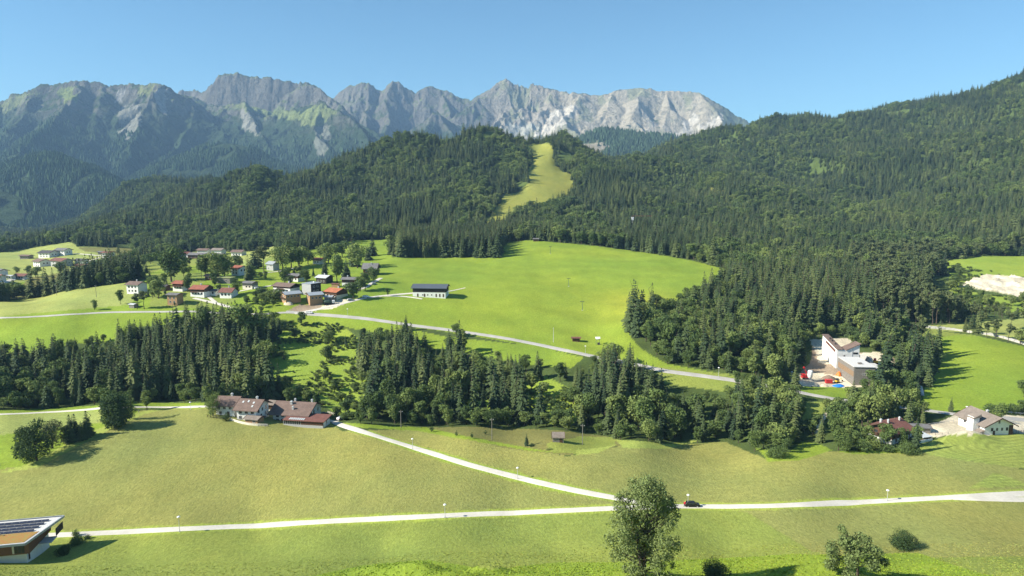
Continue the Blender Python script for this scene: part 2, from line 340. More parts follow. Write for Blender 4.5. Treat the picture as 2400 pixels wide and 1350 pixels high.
mg, nt, b = new_mat('ground_cover', .95, .1)
att = nt.nodes.new('ShaderNodeAttribute'); att.attribute_name = 'col'
tc = nt.nodes.new('ShaderNodeTexCoord'); mp = nt.nodes.new('ShaderNodeMapping'); mp.inputs['Scale'].default_value = (1, .55, 1)
nt.links.new(tc.outputs['Object'], mp.inputs[0])
n1 = noise_node(nt, 1.3, 6, mp.outputs[0], .7); n2 = noise_node(nt, .16, 5, mp.outputs[0], .6); n3 = noise_node(nt, 5.0, 3, mp.outputs[0], .7)
c1 = mix(nt, 'MULTIPLY', 1.0, att.outputs[0], ramp(nt, n1.outputs[0], [(.25, .66), (.75, 1.32)]))
c2 = mix(nt, 'MULTIPLY', 1.0, c1, ramp(nt, n2.outputs[0], [(.3, (.91, .94, .91)), (.7, (1.08, 1.05, 1.03))]))
c3 = mix(nt, 'MULTIPLY', 1.0, c2, ramp(nt, n3.outputs[0], [(.2, .82), (.8, 1.2)]))
nt.links.new(c3, b.inputs['Base Color'])
bp = nt.nodes.new('ShaderNodeBump'); bp.inputs['Strength'].default_value = .75; bp.inputs['Distance'].default_value = .4
nt.links.new(n1.outputs[0], bp.inputs['Height']); nt.links.new(bp.outputs[0], b.inputs['Normal'])
# the ski run is graded smooth
pm = cls == PISTE; ry_, rx_ = np.nonzero(pm); a0, a1, b0_, b1_ = ry_.min()-2, ry_.max()+3, rx_.min()-2, rx_.max()+3
sub_ = Zg[a0:a1, b0_:b1_].copy(); pk = pm[a0:a1, b0_:b1_]
for _ in range(260):
    av = sub_.copy(); av[1:-1, 1:-1] = (sub_[:-2, 1:-1]+sub_[2:, 1:-1]+sub_[1:-1, :-2]+sub_[1:-1, 2:])/4; sub_ = np.where(pk, av, sub_)
Zg[a0:a1, b0_:b1_] = sub_
# quarry relief
qz = (cls == GRAVEL) & (GY > 480)
Zg = Zg+qz*(fbm(GX/12, GY/20, 4, 88, ridged=True)-.5)*6
V = np.stack([GX, GY, Zg], 2).reshape(-1, 3)
ii = (np.arange(NY-1)[:, None]*NS+np.arange(NS-1)[None]).ravel()
Fq = np.stack([ii, ii+1, ii+NS+1, ii+NS], 1)
ground = mesh_np('ground', V, Fq, [mg], True, col=gc.reshape(-1, 3)); tag(ground, 'rolling alpine valley floor of mown and green meadows with wooded hills', kind='structure')

# ------------------------------------------------------------------ far mountains
MR = [ # list of (slope, gully amplitude, [(u,v,Y)...])
 (.95, 60, [(-300,310,5400),(-100,262,5300),(0,237,5200),(45,215,5200),(100,200,5200),(180,192,5200),(240,200,5250),(300,202,5250),(345,200,5200),(378,194,5150),(405,210,5200),(440,228,5250),(490,262,5400),(560,300,5600)]),
 (.8, 50, [(181,192,5200),(178,237,4800),(146,272,4500),(111,307,4200),(73,340,3950),(30,370,3800),(0,400,3600)]),
 (.8, 50, [(0,237,5200),(-40,300,4700),(-90,350,4300)]),
 (.8, 45, [(100,200,5200),(70,260,4850),(20,310,4500)]),
 (.95, 60, [(378,194,5150),(352,225,4950),(338,262,4750),(318,300,4500),(300,340,4300),(288,372,4100)]),
 (.85, 35, [(440,228,5250),(470,262,5100),(455,300,4850),(426,340,4550),(394,366,4350),(350,392,4150),(306,427,3900),(286,442,3800)]),
 (.75, 40, [(240,200,5250),(235,260,4800),(215,320,4450),(180,360,4100)]),
 (.55, 22, [(-300,430,3400),(0,398,3300),(58,366,3250),(102,363,3200),(146,371,3150),(190,398,3050),(233,421,2950),(283,445,2850)]),
 (.5, 20, [(-300,430,2800),(0,450,2700),(44,465,2650),(90,497,2550),(150,540,2450)]),
 (.5, 20, [(102,363,3200),(90,420,2950),(70,450,2800)]),
 (1.9, 50, [(420,212,6300),(455,210,6300),(470,218,6200),(485,205,6100),(500,200,6000),(506,183,6000),(525,177,6000),(545,168,6000),(560,168,6000),(600,177,6000),(635,182,5980),(665,190,5980),(700,195,5980),(722,193,5950),(740,205,5930),(765,225,5900),(780,238,5950)]),
 (.35, 15, [(430,225,6000),(480,246,5750),(560,252,5650),(650,262,5600),(740,262,5550)]),
 (.95, 40, [(722,193,5950),(765,228,5750),(800,255,5550),(835,290,5300),(870,312,5150),(900,342,4950),(930,360,4800)]),
 (.75, 45, [(620,268,5300),(690,264,5200),(755,240,5100),(800,268,4900),(835,300,4700),(860,330,4500),(885,352,4300),(920,370,4200)]),
 (.85, 50, [(755,240,5100),(742,290,4800),(750,330,4550),(770,370,4300)]),
 (.8, 45, [(690,264,5200),(690,310,4850),(700,350,4550)]),
 (.9, 50, [(478,250,5600),(520,250,5500),(563,240,5480),(583,267,5250),(607,313,4900),(640,350,4600)]),
 (.85, 40, [(520,250,5500),(510,290,5150),(525,320,4850)]),
 (.5, 18, [(360,452,3500),(408,421,3700),(455,372,3900),(496,342,4000),(540,335,4000),(583,348,3950),(627,377,3850),(680,395,3750),(740,405,3700),(850,410,3650)]),
 (.5, 18, [(540,335,4000),(560,390,3600),(580,430,3300)]),
 (.45, 15, [(800,370,4300),(900,345,4400),(1000,330,4500),(1100,330,4600),(1250,335,4700)]),
 (1.15, 75, [(780,232,6850),(800,215,6850),(815,203,6830),(838,196,6800),(863,195,6800),(880,210,6800),(895,213,6800),(903,205,6800),(912,196,6800),(922,190,6800),(935,193,6800),(950,205,6800),(975,220,6800),(985,212,6800),(997,206,6800),(1010,208,6800),(1030,212,6800),(1060,216,6780),(1085,228,6780),(1105,234,6750),(1115,230,6750),(1140,212,6720),(1165,196,6700),(1180,188,6700),(1195,190,6700),(1215,200,6700),(1240,208,6700),(1250,198,6700),(1270,200,6680),(1300,210,6650),(1340,215,6600),(1370,218,6600),(1395,226,6600),(1420,220,6600),(1450,212,6600),(1480,208,6600),(1505,206,6600),(1530,210,6600),(1560,213,6580),(1600,213,6550),(1640,217,6500),(1680,240,6450),(1720,265,6400),(1765,292,6300),(1850,335,6200)]),
 (1.2, 70, [(863,195,6800),(872,240,6550),(860,280,6250),(868,320,5950)]),
 (1.2, 60, [(815,203,6830),(810,250,6550),(830,290,6250)]),
 (1.2, 70, [(922,190,6800),(905,232,6550),(920,275,6250),(910,310,5950)]),
 (1.15, 60, [(1030,212,6800),(1045,245,6550),(1060,270,6350)]),
 (.9, 45, [(985,305,5600),(1008,275,5850),(1030,262,6000),(1062,285,6100),(1095,300,6150)]),
 (.9, 45, [(1030,262,6000),(1000,310,5600),(985,340,5300)]),
 (.9, 45, [(1030,262,6000),(1065,320,5600)]),
 (1.0, 60, [(1180,188,6700),(1130,232,6500),(1078,270,6300)]),
 (1.1, 60, [(1180,188,6700),(1192,245,6450),(1165,280,6150),(1150,305,6000)]),
 (.85, 60, [(1250,198,6700),(1247,240,6500),(1215,262,6300),(1185,282,6100),(1165,315,5900)]),
 (.75, 50, [(1300,210,6650),(1290,245,6400),(1240,290,6100),(1220,320,5900)]),
 (.75, 50, [(1370,218,6600),(1345,250,6350),(1317,281,6050),(1340,305,5850),(1365,322,5650)]),
 (.7, 45, [(1440,213,6600),(1420,255,6300),(1390,290,6050)]),
 (.75, 45, [(1505,206,6600),(1490,242,6300),(1474,278,6000),(1500,298,5850),(1530,318,5650)]),
 (.75, 50, [(1560,213,6580),(1570,252,6300),(1560,290,6050)]),
 (.75, 55, [(1632,216,6500),(1662,245,6300),(1680,265,6150),(1692,290,5950),(1665,312,5700),(1640,325,5500)]),
 (.4, 15, [(1290,345,3900),(1357,325,3900),(1404,308,3950),(1448,304,4000),(1492,315,3950),(1573,321,3900),(1700,330,3900),(1900,340,3900)]),
]
MS, MY = 1250, 620
ms = np.linspace(-.9, .62, MS); ml = np.linspace(math.log(2350), math.log(9000), MY)
MSg, MLg = np.meshgrid(ms, ml); MYg = np.exp(MLg); MXg = MSg*MYg
MXg = MXg.astype(np.float32); MYg = MYg.astype(np.float32)
wx = MXg+(fbm(MXg/260, MYg/260, 3, 101)-.5)*110; wy = MYg+(fbm(MXg/260, MYg/260, 3, 131)-.5)*110
hm = np.full(MXg.shape, -60.0, np.float32)
def ridge_field(hm, slope, amp, rl, base):
    pr = np.array([P3(*p) for p in rl]); x0, y0 = pr[:, 0].min(), pr[:, 1].min(); x1, y1 = pr[:, 0].max(), pr[:, 1].max()
    rad = (pr[:, 2].max()+60)/slope+80
    rows_ = np.nonzero((MYg[:, 0] > y0-rad) & (MYg[:, 0] < y1+rad))[0]
    r0, r1 = rows_[0], rows_[-1]+1
    bestd = np.full((r1-r0, MS), 1e9, np.float32); bz = np.zeros_like(bestd); bs = np.zeros_like(bestd); hb = np.full_like(bestd, -1e9); X = wx[r0:r1]; Y = wy[r0:r1]; acc = 0
    # the ridge itself follows the undistorted plan
    if base in (1, 11, 22): X0 = MXg[r0:r1]; Yq = MYg[r0:r1]
    else: X0 = X; Yq = Y
    for i in range(len(pr)-1):
        a = pr[i]; bb = pr[i+1]; dx, dy_ = bb[0]-a[0], bb[1]-a[1]; L2 = dx*dx+dy_*dy_; L = math.sqrt(L2)
        t = np.clip(((X0-a[0])*dx+(Yq-a[1])*dy_)/L2, 0, 1)
        d = np.hypot(X0-(a[0]+t*dx), Yq-(a[1]+t*dy_)); zz = a[2]+(bb[2]-a[2])*t
        h = zz-slope*d; m = h > hb
        hb = np.where(m, h, hb); bestd = np.where(m, d, bestd); bs = np.where(m, acc+t*L, bs)
        acc += L
    near = sstep(0, 260, bestd)
    ph = base*13.7
    bs = bs+(fbm(X/190, Y/190, 2, 17)-.5)*190
    amp = amp*(1-.6*sstep(150, 900, X)*sstep(5200, 5600, Y))
    g1 = 1-np.abs(2*vnoise(bs/240+ph, bestd/800+ph, 7)-1); g2 = 1-np.abs(2*vnoise(bs/90+ph, bestd/330, 8)-1); g3 = 1-np.abs(2*vnoise(bs/26+ph, bestd/150, 9)-1)
    ang = vnoise(X/300, Y/300, 3)
    hb = hb + near*amp*((g1-.6)*1.25+(g2-.6)*.45+(g3-.6)*.25) - slope*.18*bestd*sstep(300, 1100, bestd) + near*amp*(ang-.5)
    hm[r0:r1] = np.maximum(hm[r0:r1], hb)
for k, (sl, amp, rl) in enumerate(MR): ridge_field(hm, sl, amp, rl, k+1)
rk = fbm(wx/170, wy/170, 5, 201, .55, True); hm += sstep(150, 650, hm)*(rk-.6)*62*sstep(0, 1, (MYg-3900)/800)*(1-.5*sstep(150, 900, MXg))
hm += (fbm(wx/62, wy/95, 4, 205, .55, True)-.6)*34*sstep(250, 650, hm)*(1+.6*sstep(-350, -50, MXg)-1.1*sstep(150, 900, MXg))
hm += (fbm(wx/24, wy/40, 2, 215, .5, True)-.6)*13*sstep(300, 600, hm)*(1-.5*sstep(150, 900, MXg))
hm = np.maximum(hm, -45)
gyv, gxv = np.gradient(hm); dX = np.gradient(MXg, axis=1); dY = np.gradient(MYg, axis=0)
sx = gxv/dX; sy = gyv/dY; slope_m = np.hypot(sx, sy)
# albedo by height, steepness and patches
hh = hm; n1_ = fbm(MXg/300, MYg/300, 5, 301); n2_ = fbm(MXg/70, MYg/90, 4, 311); n3_ = fbm(MXg/25, MYg/60, 3, 321)
forest_c = np.array((.040, .062, .030)); alp = np.array((.135, .165, .062)); right = sstep(-350, -50, MXg)[..., None]; rock = np.array((.15, .14, .12))*(1-right)+(np.array((.28, .25, .20))+np.array((.10, .085, .05))*sstep(0, 700, MXg)[..., None])*right; scree = np.array((.46, .41, .33)); dwarf = np.array((.060, .085, .036))
right = sstep(-350, -50, MXg)              # the limestone range starts right of the grassy massif
tl_h = 700+(n1_-.5)*520+right*-390
mc = np.broadcast_to(forest_c, hm.shape+(3,)).copy()
def blend(c, f): 
    global mc
    mc = mc*(1-f[..., None])+c*f[..., None]
blend(dwarf, sstep(-60, 90, hh-tl_h)*.8)
blend(alp, sstep(0, 160, hh-tl_h)*sstep(.44, .60, n2_*.7+n1_*.3+.04)*(1-right*.7))
rockf = sstep(.78, 1.15, slope_m+(n2_-.5)*.9+right*.50+sstep(0, 500, hh-tl_h)*.05)*sstep(-200, 60, hh-tl_h)
rockf = np.maximum(rockf, right*sstep(-30, 120, hh-tl_h)*sstep(.40, .5, n2_+n3_*.3-.05))
blend(rock, np.clip(rockf, 0, 1))
sc_f = right*sstep(.58, .68, fbm(MXg/110+MYg/500, MYg/420, 3, 341))*sstep(40, 160, hh-tl_h)*(1-sstep(750, 900, hh))*.8
blend(scree, sc_f)
rg = sstep(600, 1000, MXg)*sstep(5200, 5500, MYg); blend(np.array((.17, .19, .095)), right*sstep(.50, .60, n1_*.6+n2_*.4)*sstep(150, 300, hh)*.65)
uu_, vv_ = to_uv(MXg, MYg, hm); blend(np.array((.085, .115, .055)), sstep(1655, 1700, uu_+(n2_-.5)*40+(vv_-250)*-.35)*(MYg > 5000)*.9)
def patch(uv, y0, c, soft=.75, nz=.3):
    """a patch of bare or grassy ground, traced where it lies on the slope"""
    pp = np.array(uv, float); uu, vv = to_uv(MXg, MYg, hm)
    m = inpoly(uu+(n2_-.5)*40, vv+(n3_-.5)*25, pp) & (MYg > y0[0]) & (MYg < y0[1])
    f = m*soft*sstep(nz, nz+.2, n3_*.5+n2_*.5+.1); blend(np.array(c), f)
SC = (.58, .53, .44)
patch([(1300,262),(1345,240),(1360,250),(1330,285),(1290,310),(1250,322),(1270,290)], (5600, 6700), SC, .95, .05)
patch([(1600,285),(1625,262),(1640,268),(1625,300),(1600,325),(1580,322)], (5400, 6600), SC, .98, .0)
patch([(1645,295),(1690,270),(1700,280),(1670,310),(1640,325)], (5400, 6600), SC, .9, .1)
patch([(1160,320),(1190,290),(1260,290),(1230,325)], (5400, 6600), (.42,.42,.36), .9, .1)
patch([(272,262),(300,250),(345,240),(330,285),(300,330),(285,325)], (4200, 5200), (.30,.29,.25), .7, .22)
patch([(365,215),(385,205),(400,235),(395,270),(385,268)], (4400, 5300), (.33,.31,.29), .8, .25)
patch([(265,205),(300,205),(290,240),(272,235)], (4700, 5400), (.36,.35,.32), .8, .2)
patch([(135,215),(180,200),(180,235),(140,245)], (4600, 5300), (.20,.24,.08), .9, .15)
patch([(325,205),(375,196),(350,220),(330,225)], (4700, 5300), (.21,.23,.09), .9, .1)
patch([(560,240),(580,250),(600,300),(605,315),(570,300),(560,270)], (4600, 5600), (.29,.28,.24), .75, .15)
patch([(520,245),(600,240),(700,262),(740,262),(720,285),(640,275),(560,255)], (4900, 5800), (.20,.235,.085), .8, .2)
patch([(700,265),(755,242),(790,262),(760,290),(730,300),(700,290)], (4500, 5400), (.21,.245,.09), .8, .2)
patch([(740,300),(775,290),(770,340),(750,375),(740,350)], (4200, 5000), (.27,.27,.23), .6, .28)
patch([(0,240),(45,222),(90,210),(40,250),(0,265)], (4700, 5400), (.21,.235,.10), .8, .2)
crack = sstep(.70, .92, fbm(wx/50, wy/140, 4, 777, .6, True))*rockf; mc = mc*(1-.40*crack[..., None])
mc = mc*(.80+.40*n2_[..., None]); mc *= (1+(n1_[..., None]-.5)*.2)
strata = (.5+.5*np.sin((hm+MXg*.10+(n1_-.5)*120)/9.0))[..., None]*rockf[..., None]; mc = mc*(1-.14*strata)
mm, nt, b = new_mat('mountain_cover', 1.0, .0)
att = nt.nodes.new('ShaderNodeAttribute'); att.attribute_name = 'col'
tc = nt.nodes.new('ShaderNodeTexCoord'); n1 = noise_node(nt, .03, 7, tc.outputs['Object'], .68)
c1 = mix(nt, 'MULTIPLY', 1.0, att.outputs[0], ramp(nt, n1.outputs[0], [(.3, .72), (.7, 1.25)])); nt.links.new(c1, b.inputs['Base Color'])
bp = nt.nodes.new('ShaderNodeBump'); bp.inputs['Strength'].default_value = 1.0; bp.inputs['Distance'].default_value = 30
nt.links.new(n1.outputs[0], bp.inputs['Height']); nt.links.new(bp.outputs[0], b.inputs['Normal'])
V = np.stack([MXg, MYg, hm], 2).reshape(-1, 3); ii = (np.arange(MY-1)[:, None]*MS+np.arange(MS-1)[None]).ravel()
mountains = mesh_np('mountains', V, np.stack([ii, ii+1, ii+MS+1, ii+MS], 1), [mm], True, col=np.clip(mc, .01, .8).reshape(-1, 3))
tag(mountains, 'range of grey limestone peaks with wooded lower slopes', kind='structure')
# ------------------------------------------------------------------ tree kinds
def leaf_mat(name, a, bcol, c, rough=.8):
    m, nt, b = new_mat(name, rough, .15)
    oi = nt.nodes.new('ShaderNodeObjectInfo'); pn = noise_node(nt, .011, 3, oi.outputs['Location'], .6)
    ad = nt.nodes.new('ShaderNodeMath'); ad.operation = 'MULTIPLY_ADD'; nt.links.new(pn.outputs[0], ad.inputs[0]); ad.inputs[1].default_value = 1.9; ad.inputs[2].default_value = -.95
    a2 = nt.nodes.new('ShaderNodeMath'); a2.operation = 'ADD'; nt.links.new(ad.outputs[0], a2.inputs[0]); nt.links.new(oi.outputs['Random'], a2.inputs[1])
    r = ramp(nt, a2.outputs[0], [(0, a), (.5, bcol), (1, c)])
    tc = nt.nodes.new('ShaderNodeTexCoord'); n = noise_node(nt, .9, 3, tc.outputs['Object'])
    c1 = mix(nt, 'MULTIPLY', 1.0, r, ramp(nt, n.outputs[0], [(.3, .72), (.7, 1.3)])); nt.links.new(c1, b.inputs['Base Color'])
    tr = nt.nodes.new('ShaderNodeBsdfTranslucent'); nt.links.new(c1, tr.inputs[0]); ms_ = nt.nodes.new('ShaderNodeMixShader'); ms_.inputs[0].default_value = .20
    out = nt.nodes['Material Output']; nt.links.new(b.outputs[0], ms_.inputs[1]); nt.links.new(tr.outputs[0], ms_.inputs[2]); nt.links.new(ms_.outputs[0], out.inputs[0])
    return m
M_SPRUCE = leaf_mat('spruce_needles', (.038, .064, .030), (.068, .100, .038), (.122, .152, .052))
M_LEAF = leaf_mat('broad_leaves', (.080, .125, .040), (.125, .178, .050), (.195, .245, .070))
M_PINE = leaf_mat('pine_needles', (.095, .125, .052), (.115, .145, .058), (.135, .160, .062))
M_WILLOW = leaf_mat('willow_leaves', (.150, .198, .068), (.165, .212, .074), (.180, .228, .080))
M_DARK = leaf_mat('dark_leaves', (.050, .085, .030), (.060, .100, .034), (.075, .115, .040))
mb, nt, b = new_mat('bark', .95, .1)
tc = nt.nodes.new('ShaderNodeTexCoord'); n = noise_node(nt, 6, 4, tc.outputs['Object']); nt.links.new(ramp(nt, n.outputs[0], [(.3, (.045, .035, .028)), (.7, (.14, .11, .085))]), b.inputs['Base Color'])
M_BARK = mb

def tube_np(path, radii, k=6):
    path = np.array(path, float); V = []; Fc = []
    for i, p in enumerate(path):
        d = path[min(i+1, len(path)-1)]-path[max(i-1, 0)]; d /= np.linalg.norm(d)+1e-9
        a = np.cross(d, (0, 1, 0) if abs(d[1]) < .9 else (1, 0, 0)); a /= np.linalg.norm(a); bb = np.cross(d, a)
        for j in range(k):
            t = 2*math.pi*j/k; V.append(p+radii[i]*(math.cos(t)*a+math.sin(t)*bb))
    for i in range(len(path)-1):
        for j in range(k):
            Fc.append((i*k+j, i*k+(j+1) % k, (i+1)*k+(j+1) % k, (i+1)*k+j))
    return np.array(V), np.array(Fc)
def join_np(parts):
    V = []; Fc = []; o = 0
    for v, f in parts: V.append(v); Fc.append(f+o); o += len(v)
    return np.concatenate(V), np.concatenate(Fc)

def spruce_crown(seed, slim=1.0, tiers=17, bare=.06, ragged=.25):
    """unit height crown built of drooping branch sprays"""
    r = np.random.default_rng(seed); V = []; Fc = []
    zs_ = np.linspace(bare, .965, tiers)
    for i, z in enumerate(zs_):
        t = (z-bare)/(1-bare); rad = slim*(.150*(1-t)**.80+.008)*(1 if t > .12 else .78+t*1.8)
        nb = max(5, int(11-6*t)); off = r.random()*6.3
        for j in range(nb):
            if r.random() < .07: continue
            a = off+j*6.283/nb+r.normal()*.16; L = rad*(1+r.normal()*ragged*.6); zz = z+r.normal()*.008
            ca, sa = math.cos(a), math.sin(a); dr = L*(.28+.35*(1-t))+.004; up = L*.10
            w_ = L*.36+.006
            def P(f, side, dz): return (ca*L*f-sa*side, sa*L*f+ca*side, zz+dz)
            o = len(V)
            V += [P(.04, 0, up*.4), P(.45, w_*.85, -dr*.42), P(.50, 0, up-dr*.22), P(.45, -w_*.85, -dr*.42), P(.86, w_*.5, -dr*.95), P(1.0, 0, -dr*.78), P(.86, -w_*.5, -dr*.95), P(.18, w_*.45, -dr*.30), P(.18, -w_*.45, -dr*.30)]
            Fc += [(o, o+7, o+1, o+2), (o, o+2, o+3, o+8), (o+2, o+1, o+4, o+5), (o+2, o+5, o+6, o+3)]
    o = len(V)
    for j in range(4):
        a = j*1.571; V.append((.016*math.cos(a), .016*math.sin(a), .93))
    V.append((0, 0, 1.0)); 
    for j in range(4): Fc.append((o+j, o+(j+1) % 4, o+4, o+4))
    Fc = np.array(Fc); return np.array(V), Fc
def leaves(cent, nrm, size, r, n):
    """n leaf clusters scattered about each centre"""
    V = []; m = len(cent)
    d = r.normal(size=(m, 3)); nn = nrm+d*.75; nn /= np.linalg.norm(nn, axis=1)[:, None]+1e-9
    up = r.normal(size=(m, 3)); a = np.cross(nn, up); a /= np.linalg.norm(a, axis=1)[:, None]+1e-9; bb = np.cross(nn, a)
    s = (size*(.6+.8*r.random(m)))[:, None]
    q = [cent+a*s, cent+bb*s*.8+nn*s*.25, cent-a*s, cent-bb*s*.8-nn*s*.15]
    V = np.stack(q, 1).reshape(-1, 3); Fc = np.arange(len(V)).reshape(-1, 4); return V, Fc
def broad_crown(seed, lobes=16, per=95, rx=.30, z0=.16, size=.026, top=1.0, droop=0., fill=.35):
    r = np.random.default_rng(seed); C = []; N = []
    H = top-z0
    for i in range(lobes):
        t = (i+.5)/lobes; zc = z0+H*(.12+.78*t); prof = math.sin(math.pi*min(1, .18+.80*(1-t)**.85))**.8
        a = r.random()*6.283; rr = rx*prof*r.uniform(.25, .72); lr = rx*r.uniform(.36, .58)*(.65+.5*prof)
        c = np.array((math.cos(a)*rr, math.sin(a)*rr, zc)); k = int(per*(lr/(rx*.45))**2)
        d = r.normal(size=(k, 3)); d /= np.linalg.norm(d, axis=1)[:, None]; d[:, 2] = np.abs(d[:, 2])*np.where(r.random(k) < .72, 1, -1)
        rad = lr*(1-fill*r.random(k)**2*1.6); p = c+d*rad[:, None]*np.array((1, 1, .82))
        if droop: p[:, 2] -= droop*np.hypot(p[:, 0], p[:, 1])*r.random(k)
        C.append(p); N.append(d)
    C = np.concatenate(C); N = np.concatenate(N); return leaves(C, N+np.array((0, 0, .25)), size, r, 1)
def trunk_np(seed, r0=.016, h=.93, limbs=0, bend=.01, fork=.35, spread=.22):
    r = np.random.default_rng(seed+99); zz = np.linspace(0, h, 7); path = [(r.normal()*bend*z*4, r.normal()*bend*z*4, z) for z in zz]
    path[0] = (0, 0, -.01); parts = [tube_np(path, [r0*(1.25 if i == 0 else 1)*(1-.93*z/h)+.001 for i, z in enumerate(zz)], 7)]
    for i in range(limbs):
        z = fork+(.8-fork)*i/max(1, limbs); a = i*2.4+r.random(); L = spread*(1.15-.6*z)
        p0 = np.array((0, 0, z)); p1 = p0+np.array((math.cos(a)*L*.5, math.sin(a)*L*.5, L*.45)); p2 = p0+np.array((math.cos(a)*L, math.sin(a)*L, L*.75))
        parts.append(tube_np([p0, p1, p2], [r0*.5*(1-z*.5), r0*.3, r0*.1], 5))
    return join_np(parts)
def np_mesh(name, vf, mat, smooth=False):
    o = mesh_np(name, vf[0], vf[1], [mat], smooth, link=False); me = o.data; bpy.data.objects.remove(o); return me
CROWN = {}; TRUNK = {}
for i in range(5):
    CROWN['spruce', i] = np_mesh('spruce_crown', spruce_crown(i+1, [1, .82, 1.15, .92, 1.25][i], [17, 18, 16, 19, 16][i], [.05, .10, .04, .07, .03][i]), M_SPRUCE)
    TRUNK['spruce', i] = np_mesh('spruce_trunk', trunk_np(i, .013, .95), M_BARK)
for i in range(5):
    CROWN['broadleaf', i] = np_mesh('broadleaf_crown', broad_crown(50+i, [15, 18, 13, 17, 14][i], 85, [.30, .25, .36, .28, .33][i], [.14, .12, .10, .18, .08][i], .027), M_LEAF)
    TRUNK['broadleaf', i] = np_mesh('broadleaf_trunk', trunk_np(30+i, .018, .75, 5), M_BARK)
for i in range(2):
    CROWN['pine', i] = np_mesh('pine_crown', broad_crown(80+i, 9, 75, .17, .45, .024), M_PINE)
    TRUNK['pine', i] = np_mesh('pine_trunk', trunk_np(60+i, .012, .9, 3, fork=.6, spread=.12), M_BARK)
NV = {'spruce': 5, 'broadleaf': 5, 'pine': 2}
NTREE = [0]
def tree(kind, p, h, label, group=None, var=None, wide=1.0, crown=None, trunk=None, name=None):
    var = R.randrange(NV[kind]) if var is None and crown is None else var
    name = name or {'spruce': 'spruce_tree', 'broadleaf': 'broadleaf_tree', 'pine': 'pine_tree'}[kind]
    root = empty(name, (p[0], p[1], p[2]-.1), R.uniform(0, 6.28), label, 'tree' if 'bush' not in name and 'shrub' not in name else 'bush', group); root.scale = (h*wide, h*wide, h)
    c = bpy.data.objects.new('crown', crown or CROWN[kind, var]); COL.objects.link(c); c.parent = root
    tme = trunk or TRUNK[kind, var]; t = bpy.data.objects.new('trunk', tme); COL.objects.link(t); t.parent = root
    NTREE[0] += 1
    return root

# ------------------------------------------------------------------ forests: where trees stand
def poisson_grid(x0, x1, y0, y1, sp):
    nx = int((x1-x0)/sp); ny = int((y1-y0)/sp); X, Y = np.meshgrid(np.arange(nx), np.arange(ny))
    X = x0+(X+.5*(Y % 2)+rng.uniform(-.36, .36, X.shape))*sp; Y = y0+(Y+rng.uniform(-.36, .36, Y.shape))*sp
    X = X.ravel(); Y = Y.ravel(); m = (np.abs(X/Y) < .86) & (Y > 80); return X[m], Y[m]
def visible(x, y, z, margin=0.0):
    """is the point (tree top) seen past the ground in front of it?"""
    out = np.ones(len(x), bool)
    for f in np.linspace(.25, .985, 70):
        g = HF(x*f, y*f); line = CAMZ+(z-CAMZ)*f
        out &= (line > g-margin)
    return out
KEEP = []   # (polygon, clear radius) areas kept free of forest: filled by footprints
def clearing(u, v, r, ymin=70, ymax=2700):
    p = hit(u, v, ymin, ymax); KEEP.append((p.x, p.y, r))
for a in [(1950,880,17,290,400),(1975,890,14,290,400),(2000,865,14,300,400),(1940,850,14,300,420),(1960,835,12,300,420),(2050,850,16,300,420),(1890,890,9,290,400),(2075,1020,13,200,300),(2150,1015,8,200,300),(2290,1000,18,200,300),(2160,1030,7,200,300),(700,975,16,230,320),(600,960,14,240,320),(560,955,12,240,330),(530,955,10,240,330),(640,950,6,250,330),(1900,990,5,230,330),(1995,925,9,280,400)]:
    clearing(*a)
RD = []      # road centre lines in plan
